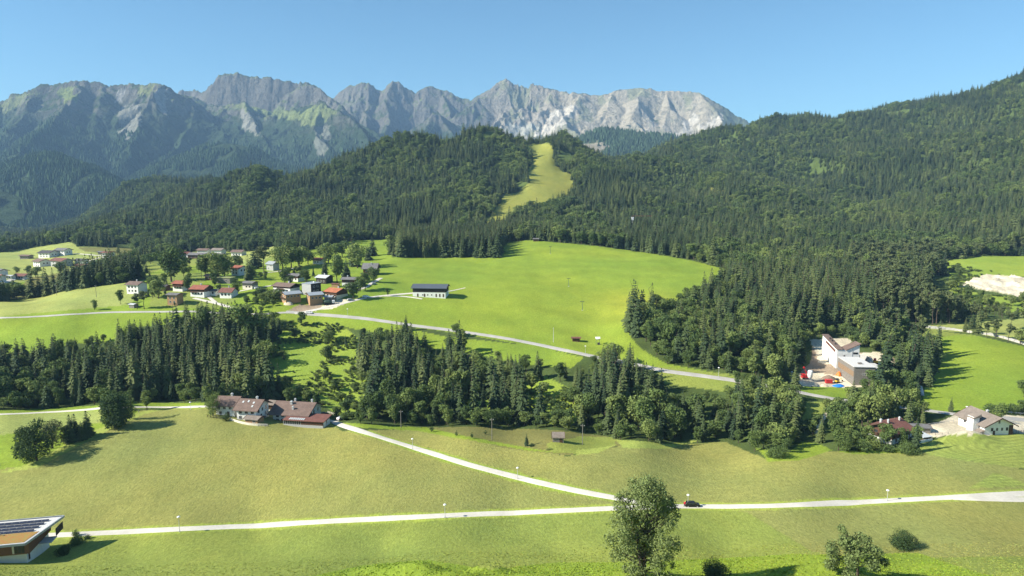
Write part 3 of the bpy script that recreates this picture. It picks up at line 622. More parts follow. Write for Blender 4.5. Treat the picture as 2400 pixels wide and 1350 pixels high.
ROADS = [ # name, width, material key, lift, uv line, ymin, ymax, label
 ('road', 3.3, 'pale', [(-300,1268),(0,1259),(60,1257),(200,1251),(420,1240),(600,1232),(800,1220),(1050,1208),(1200,1202),(1400,1193),(1500,1189),(1600,1186),(1700,1187),(1800,1186),(1900,1182),(2050,1175),(2200,1167),(2300,1162),(2400,1157),(2700,1145)], 70, 330, 'pale gravel road crossing the near meadow'),
 ('road', 3.0, 'pale', [(2230,1167),(2330,1170),(2420,1171),(2700,1172)], 70, 330, 'pale road branch at the right edge'),
 ('road', 3.3, 'pale', [(785,990),(800,998),(850,1012),(960,1046),(1100,1090),(1250,1128),(1350,1150),(1430,1165),(1520,1182),(1540,1188)], 70, 330, 'pale road running diagonally from the farm to the junction'),
 ('path', 2.6, 'pale', [(-300,985),(0,972),(150,964),(240,957),(330,954),(480,954),(560,956),(640,962),(720,970),(790,990)], 200, 340, 'pale path along the foot of the wooded bank'),
 ('road', 2.8, 'asphalt', [(-300,757),(0,746),(160,738),(240,732),(360,731),(450,730),(520,733),(600,738),(670,732),(720,735)], 330, 520, 'narrow lane across the left terrace meadow'),
 ('road', 4.3, 'asphalt', [(670,731),(720,735),(780,740),(860,747),(960,762),(1050,773),(1150,787),(1260,807),(1350,827),(1440,845),(1560,870),(1640,880),(1710,890),(1800,905),(1880,920),(1950,935),(2030,945),(2120,955),(2240,971),(2400,984),(2700,1002)], 240, 480, 'asphalt road descending along the edge of the big meadow'),
 ('lane', 3.0, 'pale', [(690,735),(740,726),(800,713),(850,699),(910,692),(970,687)], 400, 520, 'pale lane from the road up to the long barn'),
 ('lane', 2.2, 'pale', [(900,694),(940,694),(975,697),(990,701)], 400, 520, 'narrow track to the front of the barn'),
 ('lane', 1.5, 'pale', [(1045,684),(1070,679),(1090,675)], 400, 560, 'short track behind the barn'),
 ('lane', 3.4, 'pale', [(810,676),(826,680),(838,687),(848,682),(868,669),(880,660),(893,652)], 400, 620, 'pale drive past the dark roofed chalets'),
 ('lane', 3.0, 'pale', [(455,699),(480,705),(505,710),(530,716),(545,722)], 380, 520, 'pale drive below the red roofed chalet'),
 ('lane', 2.6, 'pale', [(487,694),(492,702),(505,709)], 380, 520, 'short curved drive beside the red roofed chalet'),
 ('lane', 4.0, 'pale', [(170,595),(200,596),(230,599),(250,601)], 600, 1050, 'pale farm lane in the far meadow'),
 ('lane', 3.2, 'pale', [(207,614),(222,608),(236,603)], 600, 1050, 'short farm lane between far houses'),
 ('lane', 4.5, 'pale', [(-40,673),(0,668),(22,661),(32,655)], 500, 760, 'pale lane at the left edge'),
 ('lane', 3.0, 'pale', [(615,640),(640,638),(670,634),(700,626)], 480, 700, 'pale lane past the grey roofed house'),
 ('lane', 2.4, 'pale', [(560,683),(600,676),(630,670),(652,668)], 420, 560, 'footpath across the village green'),
 ('path', 1.4, 'pale', [(2158,905),(2160,918),(2163,928)], 250, 340, 'narrow farm track at the edge of the right meadow'),
]
from itertools import accumulate
def smooth_line(uv, y0, y1, step=10):
    P = []
    for i in range(len(uv)-1):
        a = uv[i]; b_ = uv[i+1]; k = max(1, int(math.hypot(a[0]-b_[0], a[1]-b_[1])/step))
        for j in range(k):
            t = j/k; P.append(hit(a[0]+(b_[0]-a[0])*t, a[1]+(b_[1]-a[1])*t, y0, y1))
    P.append(hit(uv[-1][0], uv[-1][1], y0, y1)); P = np.array([(p.x, p.y) for p in P])
    for _ in range(6): P[1:-1] = (P[:-2]+2*P[1:-1]+P[2:])/4
    L = np.concatenate([[0], np.cumsum(np.hypot(*np.diff(P, axis=0).T))]); n = max(3, int(L[-1]/1.2)); t = np.linspace(0, L[-1], n)
    return np.stack([np.interp(t, L, P[:, 0]), np.interp(t, L, P[:, 1])], 1)
for nm, wd, mk, uv, y0, y1, lb in ROADS: RD.append((nm, wd, mk, smooth_line(uv, y0, y1), lb))
for k_, (c_, w_) in {0: ((.30,.36,.06), 3.3), 2: ((.26,.34,.05), 3.3), 3: ((.26,.33,.05), 2.6)}.items(): verge(RD[k_][3], w_, c_, 120, 340)
ac = ground.data.color_attributes['col']; c4 = np.ones((gc.size//3, 4), np.float32); c4[:, :3] = gc.reshape(-1, 3); ac.data.foreach_set('color', c4.ravel())
def free_of(x, y, extra=0):
    ok = np.ones(len(x), bool)
    for cx, cy_, r in KEEP: ok &= (np.hypot(x-cx, y-cy_) > r+extra)
    for nm, wd, mk, P, lb in RD:
        Q = P[::3]; x0, y0 = Q.min(0)-8; x1, y1 = Q.max(0)+8; m = np.nonzero((x > x0) & (x < x1) & (y > y0) & (y < y1) & ok)[0]
        if len(m) == 0: continue
        d = np.min(np.hypot(x[m][:, None]-Q[None, :, 0], y[m][:, None]-Q[None, :, 1]), axis=1); ok[m[d < wd/2+2.2+extra]] = False
    return ok
T = []  # rows: x, y, kind(0 spruce 1 broadleaf 2 pine), height, zone
def add(x, y, k, h, zone):
    T.append(np.stack([x, y, k, h, np.full(len(x), zone)], 1))
# gorge wood between the plain and the terrace
x, y = poisson_grid(-420, 420, 225, 560, 5.6); m = (cls_at(x, y) == FOREST) & free_of(x, y); x, y = x[m], y[m]
uu, vv = to_uv(x, y, HF(x, y)); block = (uu > 880) & (uu < 1200) & (y > 590)
edge = np.zeros(len(x), bool)
for dx, dy in ((0, -9), (8, -6), (-8, -6), (0, -4)): edge |= np.isin(cls_at(x+dx, y+dy), (OLIVE, MARSH, MID, GRAVEL)) | ((cls_at(x+dx, y+dy) == BRIGHT) & (y < 320))
mixn = fbm(x/45, y/45, 3, 71)+rng.uniform(-.22, .22, len(x))
kb = np.where(edge, rng.random(len(x)) < .78, mixn > np.where((uu > 1250) & (uu < 1900) & (y < 325), .53, .62)).astype(float)
h = np.where(kb == 1, rng.uniform(8, 15, len(x)), rng.uniform(15, 25, len(x))*(.8+.4*vnoise(x/30, y/30, 4)))
h = np.where(edge, h*.62, h)
low = np.zeros(len(x), bool) # (uu > 960) & (uu < 1420) & (y > 330); h = np.where(low, h*.62, h)     # the road stays in view above this part
# the outline of the gorge wood, tree top by tree top
TOP = [(-300,785),(0,785),(60,770),(200,778),(275,765),(285,735),(380,718),(400,705),(470,702),(560,700),(640,728),(668,745),(655,860),(700,905),(745,905),(760,945),(845,945),(848,760),(880,745),(960,735),(1000,765),(1010,800),(1048,800),(1055,745),(1090,742),(1100,800),(1130,815),(1200,812),(1300,822),(1380,838),(1420,800),(1480,800),(1500,838),(1560,850),(1570,905),(1700,915),(1715,880),(1730,850),(1860,860),(1875,915),(1945,930),(1960,905),(2010,880),(2060,850),(2075,780),(2130,770),(2190,820),(2200,950),(2240,940),(2700,950)]
tu = np.array([a for a, _ in TOP]); tv = np.array([b_ for _, b_ in TOP])
roadY = np.interp(uu, [-300,0,330,720,1050,1350,1700,1930,2240], [415,420,430,432,400,358,320,295,275])
front = (y < roadY) & ((uu < 2000) | (y < 300)); vt = np.interp(uu, tu, tv)+np.where(rng.random(len(x)) < .25, rng.uniform(0, 30, len(x)), rng.uniform(10, 85, len(x)))*np.where((uu > 670) & (uu < 850), .35, 1)
scr = ((uu > 1390) & (uu < 1562) & (y > 300) & (y < roadY)); scr |= (uu >= 1562) & (uu < 1725) & (y > 285) & (y < roadY-6); lf = (uu > 370) & (uu < 665) & (y > 375) & (y < roadY) & (rng.random(len(x)) < .6); scr |= lf; vt = np.where(scr, np.interp(uu, tu, tv)+rng.uniform(0, 30, len(x)), vt); zt = CAMZ+ray(0, vt)[1]*y; hmax = zt-HF(x, y); h = np.where(scr, 27, h); h = np.where(front, np.minimum(h, np.maximum(hmax, 0)), h); kb = np.where(scr & (rng.random(len(x)) < .6), 0, kb)
ok = (h > 3.2); x, y, kb, h, edge, uu = x[ok], y[ok], kb[ok], h[ok], edge[ok], uu[ok]; kb = np.where(h < 8.5, np.where(rng.random(len(x)) < .8, 1, kb), kb)
vt2 = np.interp(uu, [2150,2180,2250,2290,2400,2700], [0,665,690,706,716,720]); qq = (uu > 2160) & (y > 400); h = np.where(qq, np.minimum(h, CAMZ+ray(0, vt2+rng.uniform(0, 14, len(x)))[1]*y-HF(x, y)), h); ok = h > 3; x, y, kb, h, edge, uu = x[ok], y[ok], kb[ok], h[ok], edge[ok], uu[ok]
dens = rng.random(len(x)) < np.where(edge, .95, .88)
x, y, kb, h = x[dens], y[dens], kb[dens], h[dens]
pine = (to_uv(x, y, HF(x, y))[0] > 2050) & (y > 380) & (rng.random(len(x)) < .6); kb = np.where(pine, 2, kb)
add(x, y, kb, h, 0)
# middle and far hill woods
for ya, yb, sp in ((560, 900, 6.0), (900, 1350, 6.6), (1350, 2350, 7.6)):
    x, y = poisson_grid(-ya*0-1900, 1900, ya, yb, sp); m = (cls_at(x, y) == FOREST); x, y = x[m], y[m]; z = HF(x, y)
    uu, vv = to_uv(x, y, z); m = (uu > -180) & (uu < 2560) & free_of(x, y); x, y, z, uu, vv = x[m], y[m], z[m], uu[m], vv[m]
    flat_far = (uu < 150) & (y > 1000); 
    m = visible(x, y, z+22, 6); x, y, uu, vv = x[m], y[m], uu[m], vv[m]
    mixn = fbm(x/75, y/75, 3, 73)+rng.uniform(-.24, .24, len(x)); kb = (mixn > .60).astype(float)
    blk = (uu > 895) & (uu < 1195) & (y > 600) & (y < 800); kb = np.where(blk, 0, kb)
    pine = (uu > 2000) & (y < 760) & (rng.random(len(x)) < .45); kb = np.where(pine, 2, kb)
    h = np.where(kb == 1, rng.uniform(9, 15, len(x)), rng.uniform(12, 21, len(x))); h = h*np.exp(rng.normal(-.03, .17, len(x))); h = np.where(blk, rng.uniform(21, 26, len(x)), h)
    vt2 = np.interp(uu, [2150,2180,2250,2290,2400,2700], [0,665,690,706,716,720]); qq = (uu > 2160) & (y < 640); h = np.where(qq, np.minimum(h, CAMZ+ray(0, vt2)[1]*y-HF(x, y)), h)
    ok = h > 3; x, y, kb, h, uu, blk = x[ok], y[ok], kb[ok], h[ok], uu[ok], blk[ok]
    cov = fbm(x/55, y/75, 3, 79)
    keep = (cov > .22) | blk
    x, y, kb, h = x[keep], y[keep], kb[keep], h[keep]; add(x, y, kb, h, 1)
# shrubs and saplings on the open banks
x, y = poisson_grid(-420, 460, 250, 800, 2.3); c = cls_at(x, y); m = (c == BANK) & (fbm(x/9, y/9, 2, 5) > .52) & free_of(x, y); x, y = x[m], y[m]
kb = (rng.random(len(x)) < .9).astype(float); h = np.where(rng.random(len(x)) < .035, rng.uniform(5, 10, len(x)), rng.uniform(.7, 2.2, len(x))); add(x, y, kb, h, 2)
TT = np.concatenate(T)
# ------------------------------------------------------------------ plant the woods
x, y, kk, hh_ = TT[:, 0], TT[:, 1], TT[:, 2], TT[:, 3]; z = HF(x, y)
app = hh_/y*visible(x, y, z+hh_*.9, 0)*(TT[:, 4] != 2)
uu, vv = to_uv(x, y, z); inframe = (uu > 0) & (uu < 2400) & (vv > 0)
app = app*inframe
stuff = np.ones(len(TT), bool)
ZN = [(0,'left of the round tree row'),(90,'behind the leafy round tree'),(180,'above the small spruce row'),(250,'behind the dense dark double tree'),(330,'left of the farm'),(420,'behind the leafy farm tree'),(510,'behind the leftmost farmhouse'),(600,'behind the middle farmhouse'),
 (680,'behind the biggest farm roof'),(770,'at the start of the diagonal road'),(850,'right of the grassy bank'),(930,'below the long barn'),(1010,'left of the twin tall spruces'),(1100,'right of the twin tall spruces'),(1190,'behind the grey hay hut'),(1290,'below the meadow hut'),(1380,'below the foot of the lift'),
 (1460,'behind the tall foreground tree'),(1540,'where the road reappears'),(1620,'below the road verge'),(1700,'left of the building site'),(1790,'just left of the silo'),(1870,'in front of the silo'),(1940,'in front of the dark timber block'),(2010,'behind the brown roofed house'),(2090,'at the tip of the right meadow'),(2170,'left of the big white house'),(2250,'near the right edge')]
ORD = ['leftmost','second','third','fourth','fifth','sixth','seventh','eighth','ninth','tenth','eleventh','twelfth','thirteenth','fourteenth','fifteenth','sixteenth','seventeenth','eighteenth','nineteenth','twentieth']
def zone_of(u):
    return [t for a, t in ZN if a <= u][-1]
chosen = []
for k, lim in ((0, 290), (1, 270), (2, 60)):
    idx = np.nonzero((kk == k) & (app > 0) & (hh_ >= 3))[0]; chosen += list(idx[np.argsort(-app[idx])][:lim])
cells = {}
for i in chosen:
    k = int(kk[i]); sz = ('tall ' if hh_[i] > 20 else 'short ' if hh_[i] < 13 else '') if k == 0 else ('tall ' if hh_[i] > 11.5 else 'low ' if hh_[i] < 7 else '')
    sz = '' if k == 2 else sz
    row = 'front' if y[i] < 292 else 'second' if y[i] < 320 else 'third' if y[i] < 350 else 'fourth' if y[i] < 385 else 'rear'
    cells.setdefault((k, sz, row, zone_of(uu[i])), []).append(i)
for (k, sz, row, zn), ids in cells.items():
    kind = ('spruce', 'broadleaf', 'pine')[k]; noun = ('spruce', 'leafy tree', 'pine')[k]; ids.sort(key=lambda i: uu[i])
    for j, i in enumerate(ids):
        n_ = len(ids); od = '' if n_ == 1 else (ORD[j]+' ' if j == 0 else ORD[min(j, 19)]+' ')
        frm = '' if n_ == 1 or j == 0 else ' from left'
        dk = ''
        if n_ > 12 and j >= n_/2: od = 'rightmost ' if j == n_-1 else ORD[n_-1-j]+' '; frm = ' from right' if j < n_-1 else ''
        
        lb = f'{od}{dk}{sz}{noun}{frm}, {row} row, {zn}' if n_ > 1 else f'{sz or "single "}{noun}, {row} row, {zn}'
        wd_ = R.uniform(.85, 1.2)
        tree(kind, (x[i], y[i], z[i]), hh_[i], lb, {0: 'spruces of the gorge wood', 1: 'leafy trees of the gorge wood', 2: 'pines of the wood edge'}[k], wide=wd_); stuff[i] = False
# sources for the uncounted woods: the crowns and trunks above
def src(kind, i):
    for o in COL.objects:
        if o.type == 'MESH' and o.data == CROWN[kind, i]: c = o; break
    else: return None
    for o in c.parent.children:
        if o.name.startswith('trunk'): return c, o
    return None
def forest_stuff(name, sel, label):
    P = np.stack([x[sel], y[sel], z[sel]-.2], 1); n = len(P)
    me = bpy.data.meshes.new(name); me.vertices.add(n); me.vertices.foreach_set('co', P.astype(np.float32).ravel())
    vi = np.zeros(n, np.int32); k_ = kk[sel]
    r_ = rng.random(n)
    vi = np.where(k_ == 0, (r_*5).astype(int), np.where(k_ == 1, 5+(r_*5).astype(int), 10+(r_*2).astype(int))).astype(np.int32)
    a = me.attributes.new('var', 'INT', 'POINT'); a.data.foreach_set('value', vi)
    hs = hh_[sel]; wd = rng.uniform(1.0, 1.6, n); wd = np.where(hs < 4, rng.uniform(1.5, 3.0, n), wd)
    a = me.attributes.new('scl', 'FLOAT_VECTOR', 'POINT'); a.data.foreach_set('vector', np.stack([hs*wd, hs*wd, hs], 1).astype(np.float32).ravel())
    a = me.attributes.new('rot', 'FLOAT_VECTOR', 'POINT'); a.data.foreach_set('vector', np.stack([rng.normal(0, .03, n), rng.normal(0, .03, n), rng.uniform(0, 6.28, n)], 1).astype(np.float32).ravel())
    o = bpy.data.objects.new(name, me); COL.objects.link(o); tag(o, label, None, None, 'stuff')
    ng = bpy.data.node_groups.new(name, 'GeometryNodeTree'); ng.interface.new_socket('Geometry', in_out='INPUT', socket_type='NodeSocketGeometry'); ng.interface.new_socket('Geometry', in_out='OUTPUT', socket_type='NodeSocketGeometry')
    N = ng.nodes; gi = N.new('NodeGroupInput'); go = N.new('NodeGroupOutput'); J = N.new('GeometryNodeJoinGeometry'); ng.links.new(J.outputs[0], go.inputs[0])
    def named(nm, typ):
        q = N.new('GeometryNodeInputNamedAttribute'); q.data_type = typ; q.inputs[0].default_value = nm; return q.outputs[0]
    va = named('var', 'INT'); ro = named('rot', 'FLOAT_VECTOR'); so = named('scl', 'FLOAT_VECTOR')
    for v in sorted(set(vi.tolist())):
        kind, i = ('spruce', v) if v < 5 else (('broadleaf', v-5) if v < 10 else ('pine', v-10)); s_ = src(kind, i)
        if s_ is None: continue
        j = N.new('GeometryNodeJoinGeometry')
        for ob in s_:
            oi = N.new('GeometryNodeObjectInfo'); oi.inputs[0].default_value = ob; ng.links.new(oi.outputs['Geometry'], j.inputs[0])
        g2i = N.new('GeometryNodeGeometryToInstance'); ng.links.new(j.outputs[0], g2i.inputs[0])
        cmp_ = N.new('FunctionNodeCompare'); cmp_.data_type = 'INT'; cmp_.operation = 'EQUAL'; ng.links.new(va, cmp_.inputs[2]); cmp_.inputs[3].default_value = v
        ip = N.new('GeometryNodeInstanceOnPoints'); ng.links.new(gi.outputs[0], ip.inputs['Points']); ng.links.new(cmp_.outputs[0], ip.inputs['Selection']); ng.links.new(g2i.outputs[0], ip.inputs['Instance'])
        ng.links.new(ro, ip.inputs['Rotation']); ng.links.new(so, ip.inputs['Scale']); ng.links.new(ip.outputs[0], J.inputs[0])
    md = o.modifiers.new('trees', 'NODES'); md.node_group = ng
    return o
forest_stuff('forest', stuff & (TT[:, 4] != 2), 'mixed spruce and broadleaf forest covering the gorge and the hills')
forest_stuff('undergrowth', stuff & (TT[:, 4] == 2), 'low green shrubs and saplings on the open banks')
print('TREES', len(TT), NTREE[0])
# conifers of the far mountains: one mesh of small cones
def far_forest():
    n = 230000; s_ = rng.uniform(-.84, .5, n); Y_ = np.exp(rng.uniform(math.log(2400), math.log(6000), n)); X_ = s_*Y_
    xi = (s_-ms[0])/(ms[-1]-ms[0])*(MS-1); yi = (np.log(Y_)-ml[0])/(ml[-1]-ml[0])*(MY-1); x0 = xi.astype(int); y0 = yi.astype(int); fx = xi-x0; fy = yi-y0
    Hh = lambda A_: (A_[y0, x0]*(1-fx)+A_[y0, x0+1]*fx)*(1-fy)+(A_[y0+1, x0]*(1-fx)+A_[y0+1, x0+1]*fx)*fy
    Z_ = Hh(hm); tl = Hh(tl_h); sl = Hh(slope_m); m = (Z_ < tl+rng.normal(0, 40, n)) & (sl < 1.1) & ((Y_ < 4300+rng.normal(0, 150, n)) | (Z_ < 330+rng.normal(0, 60, n)))
    den = fbm(X_/130, Y_/180, 3, 400); m &= (den > .36) & (rng.random(n) < .9)
    X_, Y_, Z_ = X_[m], Y_[m], Z_[m]; k = len(X_); hgt = rng.uniform(12, 24, k)*(1+Y_/9000); r = hgt*rng.uniform(.16, .26, k)*(1+Y_/6000)
    a0 = rng.uniform(0, 6.28, k); V = np.zeros((k, 5, 3)); 
    for j in range(4):
        V[:, j, 0] = X_+np.cos(a0+j*1.571)*r; V[:, j, 1] = Y_+np.sin(a0+j*1.571)*r; V[:, j, 2] = Z_-1
    V[:, 4, 0] = X_; V[:, 4, 1] = Y_; V[:, 4, 2] = Z_+hgt
    b0 = np.arange(k)[:, None]*5; Fc = np.concatenate([np.concatenate([b0+j, b0+(j+1) % 4, b0+4], 1) for j in range(4)])
    c = np.array((.046, .074, .034))*(.6+.8*rng.random((k, 1)))*np.array((1, 1, 1)); c = np.repeat(c, 5, axis=0)
    m_, nt, b = new_mat('far_needles', 1, 0); att = nt.nodes.new('ShaderNodeAttribute'); att.attribute_name = 'col'; nt.links.new(att.outputs[0], b.inputs['Base Color'])
    o = mesh_np('mountain_forest', V.reshape(-1, 3), Fc, [m_], False, col=c); tag(o, 'conifer forest on the lower slopes of the far mountains', kind='stuff')
    print('far trees', k)
far_forest()
# ------------------------------------------------------------------ roads
def road_mat(name, c, d):
    m, nt, b = new_mat(name, .9, .2); tc = nt.nodes.new('ShaderNodeTexCoord'); n = noise_node(nt, 1.2, 5, tc.outputs['Object'], .7); n2 = noise_node(nt, .12, 3, tc.outputs['Object'])
    c1 = ramp(nt, n.outputs[0], [(.25, d), (.7, c)]); nt.links.new(mix(nt, 'MULTIPLY', 1.0, c1, ramp(nt, n2.outputs[0], [(.3, .86), (.7, 1.1)])), b.inputs['Base Color']); return m
RM = {'pale': road_mat('pale_gravel', (.64, .60, .52), (.52, .485, .41)), 'asphalt': road_mat('weathered_asphalt', (.44, .42, .38), (.35, .335, .305))}
for k, (nm, wd, mk, P, lb) in enumerate(RD):
    d = np.gradient(P, axis=0); d /= np.linalg.norm(d, axis=1)[:, None]+1e-9; nrm = np.stack([-d[:, 1], d[:, 0]], 1)
    V = []; lift = (.07+P[:, 1]/500*.12)+k*.004
    wob = (fbm(P[:, 0]/6, P[:, 1]/6, 2, 700+k)-.5)*.25; K = 9
    base = np.array([HF(P[:, 0]+nrm[:, 0]*s_*wd/2, P[:, 1]+nrm[:, 1]*s_*wd/2) for s_ in (-1, -.5, 0, .5, 1)])
    for j in range(K):
        s_ = -1+2*j/(K-1); q = P+nrm*(s_*wd/2+wob*(abs(s_) > .9)*s_)[:, None] if True else P
        V.append(np.stack([q[:, 0], q[:, 1], HF(q[:, 0], q[:, 1])+lift-(.12 if abs(s_) == 1 else 0)], 1))
    V = np.stack(V, 1).reshape(-1, 3); n = len(P); ii = (np.arange(n-1)[:, None]*K+np.arange(K-1)[None]).ravel()
    o = mesh_np(nm, V, np.stack([ii, ii+1, ii+K+1, ii+K], 1), [RM[mk]], True); tag(o, lb, kind='structure')
# ------------------------------------------------------------------ building kit
class MB:
    def __init__(s): s.v = []; s.f = []
    def box(s, x0, x1, y0, y1, z0, z1):
        o = len(s.v); s.v += [(x0,y0,z0),(x1,y0,z0),(x1,y1,z0),(x0,y1,z0),(x0,y0,z1),(x1,y0,z1),(x1,y1,z1),(x0,y1,z1)]
        s.f += [tuple(o+i for i in q) for q in ((0,3,2,1),(4,5,6,7),(0,1,5,4),(1,2,6,5),(2,3,7,6),(3,0,4,7))]; return s
    def prism(s, prof, x0, x1, axis='x'):
        """profile (a, z) pulled along an axis"""
        o = len(s.v); n = len(prof)
        for t in (x0, x1):
            for a, z in prof: s.v.append((t, a, z) if axis == 'x' else (a, t, z))
        s.f.append(tuple(o+i for i in range(n))); s.f.append(tuple(o+n+i for i in reversed(range(n))))
        for i in range(n): j = (i+1) % n; s.f.append((o+i, o+n+i, o+n+j, o+j))
        return s
    def tube(s, path, radii, k=8, cap=True):
        V, Fc = tube_np(path, radii, k); o = len(s.v); s.v += [tuple(p) for p in V]; s.f += [tuple(int(i)+o for i in q) for q in Fc]
        if cap: s.f.append(tuple(o+i for i in range(k))); s.f.append(tuple(o+len(V)-1-i for i in range(k)))
        return s
    def lathe(s, prof, k=12, c=(0, 0)):
        o = len(s.v)
        for r_, z in prof:
            for j in range(k): s.v.append((c[0]+r_*math.cos(6.283*j/k), c[1]+r_*math.sin(6.283*j/k), z))
        for i in range(len(prof)-1):
            for j in range(k): s.f.append((o+i*k+j, o+i*k+(j+1) % k, o+(i+1)*k+(j+1) % k, o+(i+1)*k+j))
        s.f.append(tuple(o+k-1-j for j in range(k))); s.f.append(tuple(o+(len(prof)-1)*k+j for j in range(k))); return s
    def build(s, name, mat, parent=None, smooth=False, bevel=0):
        me = bpy.data.meshes.new(name); me.from_pydata([tuple(map(float, v)) for v in s.v], [], s.f); me.materials.append(mat)
        import bmesh; bm = bmesh.new(); bm.from_mesh(me); bmesh.ops.recalc_face_normals(bm, faces=bm.faces)
        if bevel: bmesh.ops.bevel(bm, geom=bm.edges[:], offset=bevel, segments=2, affect='EDGES')
        bm.to_mesh(me); bm.free()
        if smooth: me.polygons.foreach_set('use_smooth', [True]*len(me.polygons))
        o = bpy.data.objects.new(name, me); COL.objects.link(o); o.parent = parent; return o
def surf(name, c, c2=None, scale=2.0, rough=.85, stretch=(1, 1, 1), spec=.25, bump=.2):
    m, nt, b = new_mat(name, rough, spec); tc = nt.nodes.new('ShaderNodeTexCoord'); mp = nt.nodes.new('ShaderNodeMapping'); mp.inputs['Scale'].default_value = stretch
    nt.links.new(tc.outputs['Object'], mp.inputs[0]); n = noise_node(nt, scale, 5, mp.outputs[0], .6)
    c2 = c2 or tuple(k*.78 for k in c); nt.links.new(ramp(nt, n.outputs[0], [(.3, c2), (.7, c)]), b.inputs['Base Color'])
    if bump: bp = nt.nodes.new('ShaderNodeBump'); bp.inputs['Strength'].default_value = bump; bp.inputs['Distance'].default_value = .05; nt.links.new(n.outputs[0], bp.inputs['Height']); nt.links.new(bp.outputs[0], b.inputs['Normal'])
    return m
def tiles(name, c, c2):
    m, nt, b = new_mat(name, .8, .3); tc = nt.nodes.new('ShaderNodeTexCoord'); n = noise_node(nt, 1.5, 5, tc.outputs['Object'], .65); n2 = noise_node(nt, .35, 3, tc.outputs['Object'])
    wv = nt.nodes.new('ShaderNodeTexWave'); wv.inputs['Scale'].default_value = 1.6; wv.bands_direction = 'Y'; nt.links.new(tc.outputs['Object'], wv.inputs[0])
    k = mix(nt, 'MULTIPLY', 1.0, ramp(nt, n.outputs[0], [(.3, c2), (.7, c)]), ramp(nt, n2.outputs[0], [(.3, .82), (.7, 1.15)]))
    nt.links.new(mix(nt, 'MULTIPLY', 1.0, k, ramp(nt, wv.outputs[0], [(0, .78), (.4, 1.0)])), b.inputs['Base Color']); return m
def boards(name, c, c2, s=3.0):
    m, nt, b = new_mat(name, .85, .2); tc = nt.nodes.new('ShaderNodeTexCoord'); n = noise_node(nt, 2.0, 5, tc.outputs['Object'])
    mp = nt.nodes.new('ShaderNodeMapping'); mp.inputs['Scale'].default_value = (1, 1, 0); nt.links.new(tc.outputs['Object'], mp.inputs[0])
    wv = nt.nodes.new('ShaderNodeTexWave'); wv.inputs['Scale'].default_value = s; wv.bands_direction = 'DIAGONAL'; nt.links.new(mp.outputs[0], wv.inputs[0])
    nt.links.new(mix(nt, 'MULTIPLY', 1.0, ramp(nt, n.outputs[0], [(.3, c2), (.7, c)]), ramp(nt, wv.outputs[0], [(0, .6), (.25, 1.0)])), b.inputs['Base Color']); return m
M = dict(
 white=surf('white_render', (.80,.79,.75), (.70,.69,.65), .8), cream=surf('cream_render', (.74,.68,.56)), grey=surf('grey_render', (.45,.45,.44)), concrete=surf('pale_concrete', (.55,.54,.50)),
 wood=boards('brown_boards', (.13,.075,.045), (.08,.045,.028)), dwood=boards('dark_boards', (.060,.048,.040), (.035,.028,.024)), lwood=boards('fresh_boards', (.48,.30,.16), (.36,.21,.11)), gwood=boards('grey_boards', (.26,.24,.21), (.17,.155,.14)),
 brown=tiles('brown_tiles', (.21,.145,.115), (.14,.095,.078)), redbr=tiles('dark_red_tiles', (.22,.095,.070), (.15,.065,.05)), red=tiles('red_tiles', (.33,.115,.07), (.24,.085,.055)), orange=tiles('orange_tiles', (.46,.165,.08), (.35,.125,.06)),
 dark=tiles('dark_tiles', (.085,.080,.080), (.055,.052,.052)), gtile=tiles('grey_tiles', (.20,.195,.19), (.13,.125,.125)), metal=surf('grey_sheet_metal', (.34,.37,.39), (.28,.30,.32), 1.0, .45, spec=.5), lmetal=surf('pale_sheet_metal', (.55,.57,.57), (.45,.47,.47), 1.0, .5, spec=.5),
 shingle=tiles('weathered_shingles', (.27,.225,.185), (.19,.155,.13)), turq=surf('turquoise_foil', (.10,.52,.58), (.08,.40,.46), .5, .6), green=surf('green_roof', (.30,.33,.13), (.20,.22,.09), .8),
 glass=surf('window_glass', (.035,.045,.055), (.02,.026,.03), .7, .12, spec=.7, bump=0), frame=surf('window_frame_paint', (.62,.60,.55)), dframe=surf('brown_frame_paint', (.10,.06,.04)),
 black=surf('black_paint', (.02,.02,.022), None, 1, .4), rubber=surf('tyre_rubber', (.02,.02,.02)), redp=surf('red_paint', (.55,.03,.03), None, 1, .45), bluep=surf('blue_tarp', (.03,.22,.70), (.02,.15,.5), 2, .5), yellow=surf('yellow_paint', (.75,.48,.04), None, 1, .45),
 orangep=surf('orange_plastic', (.80,.20,.04), None, 1, .5), whitep=surf('white_paint', (.82,.82,.80), (.76,.76,.74), 1, .4), steel=surf('galvanised_steel', (.50,.51,.52), (.40,.41,.42), 2, .45, spec=.5), silverp=surf('silver_paint', (.45,.46,.48), None, 1, .35, spec=.6),
 lamp=surf('white_lamp_glass', (.88,.88,.86), (.80,.80,.78), 1, .3), stone=surf('dry_stone', (.52,.50,.46), (.32,.31,.28), 3, .95, bump=.8), sand=surf('sand', (.66,.55,.40), (.52,.43,.31), 1), skin=surf('skin', (.55,.35,.25), None, 3, .6), sedum=surf('sedum', (.36,.15,.05), (.26,.22,.06), 1.6, .95, bump=.6), gravelr=surf('roof_gravel', (.62,.61,.58), None, 3),
 panel=surf('solar_panel', (.035,.040,.060), (.028,.030,.045), 1, .25, spec=.6), earth=surf('turned_earth', (.27,.20,.145), (.18,.13,.10), 1.2, .95, bump=.8))

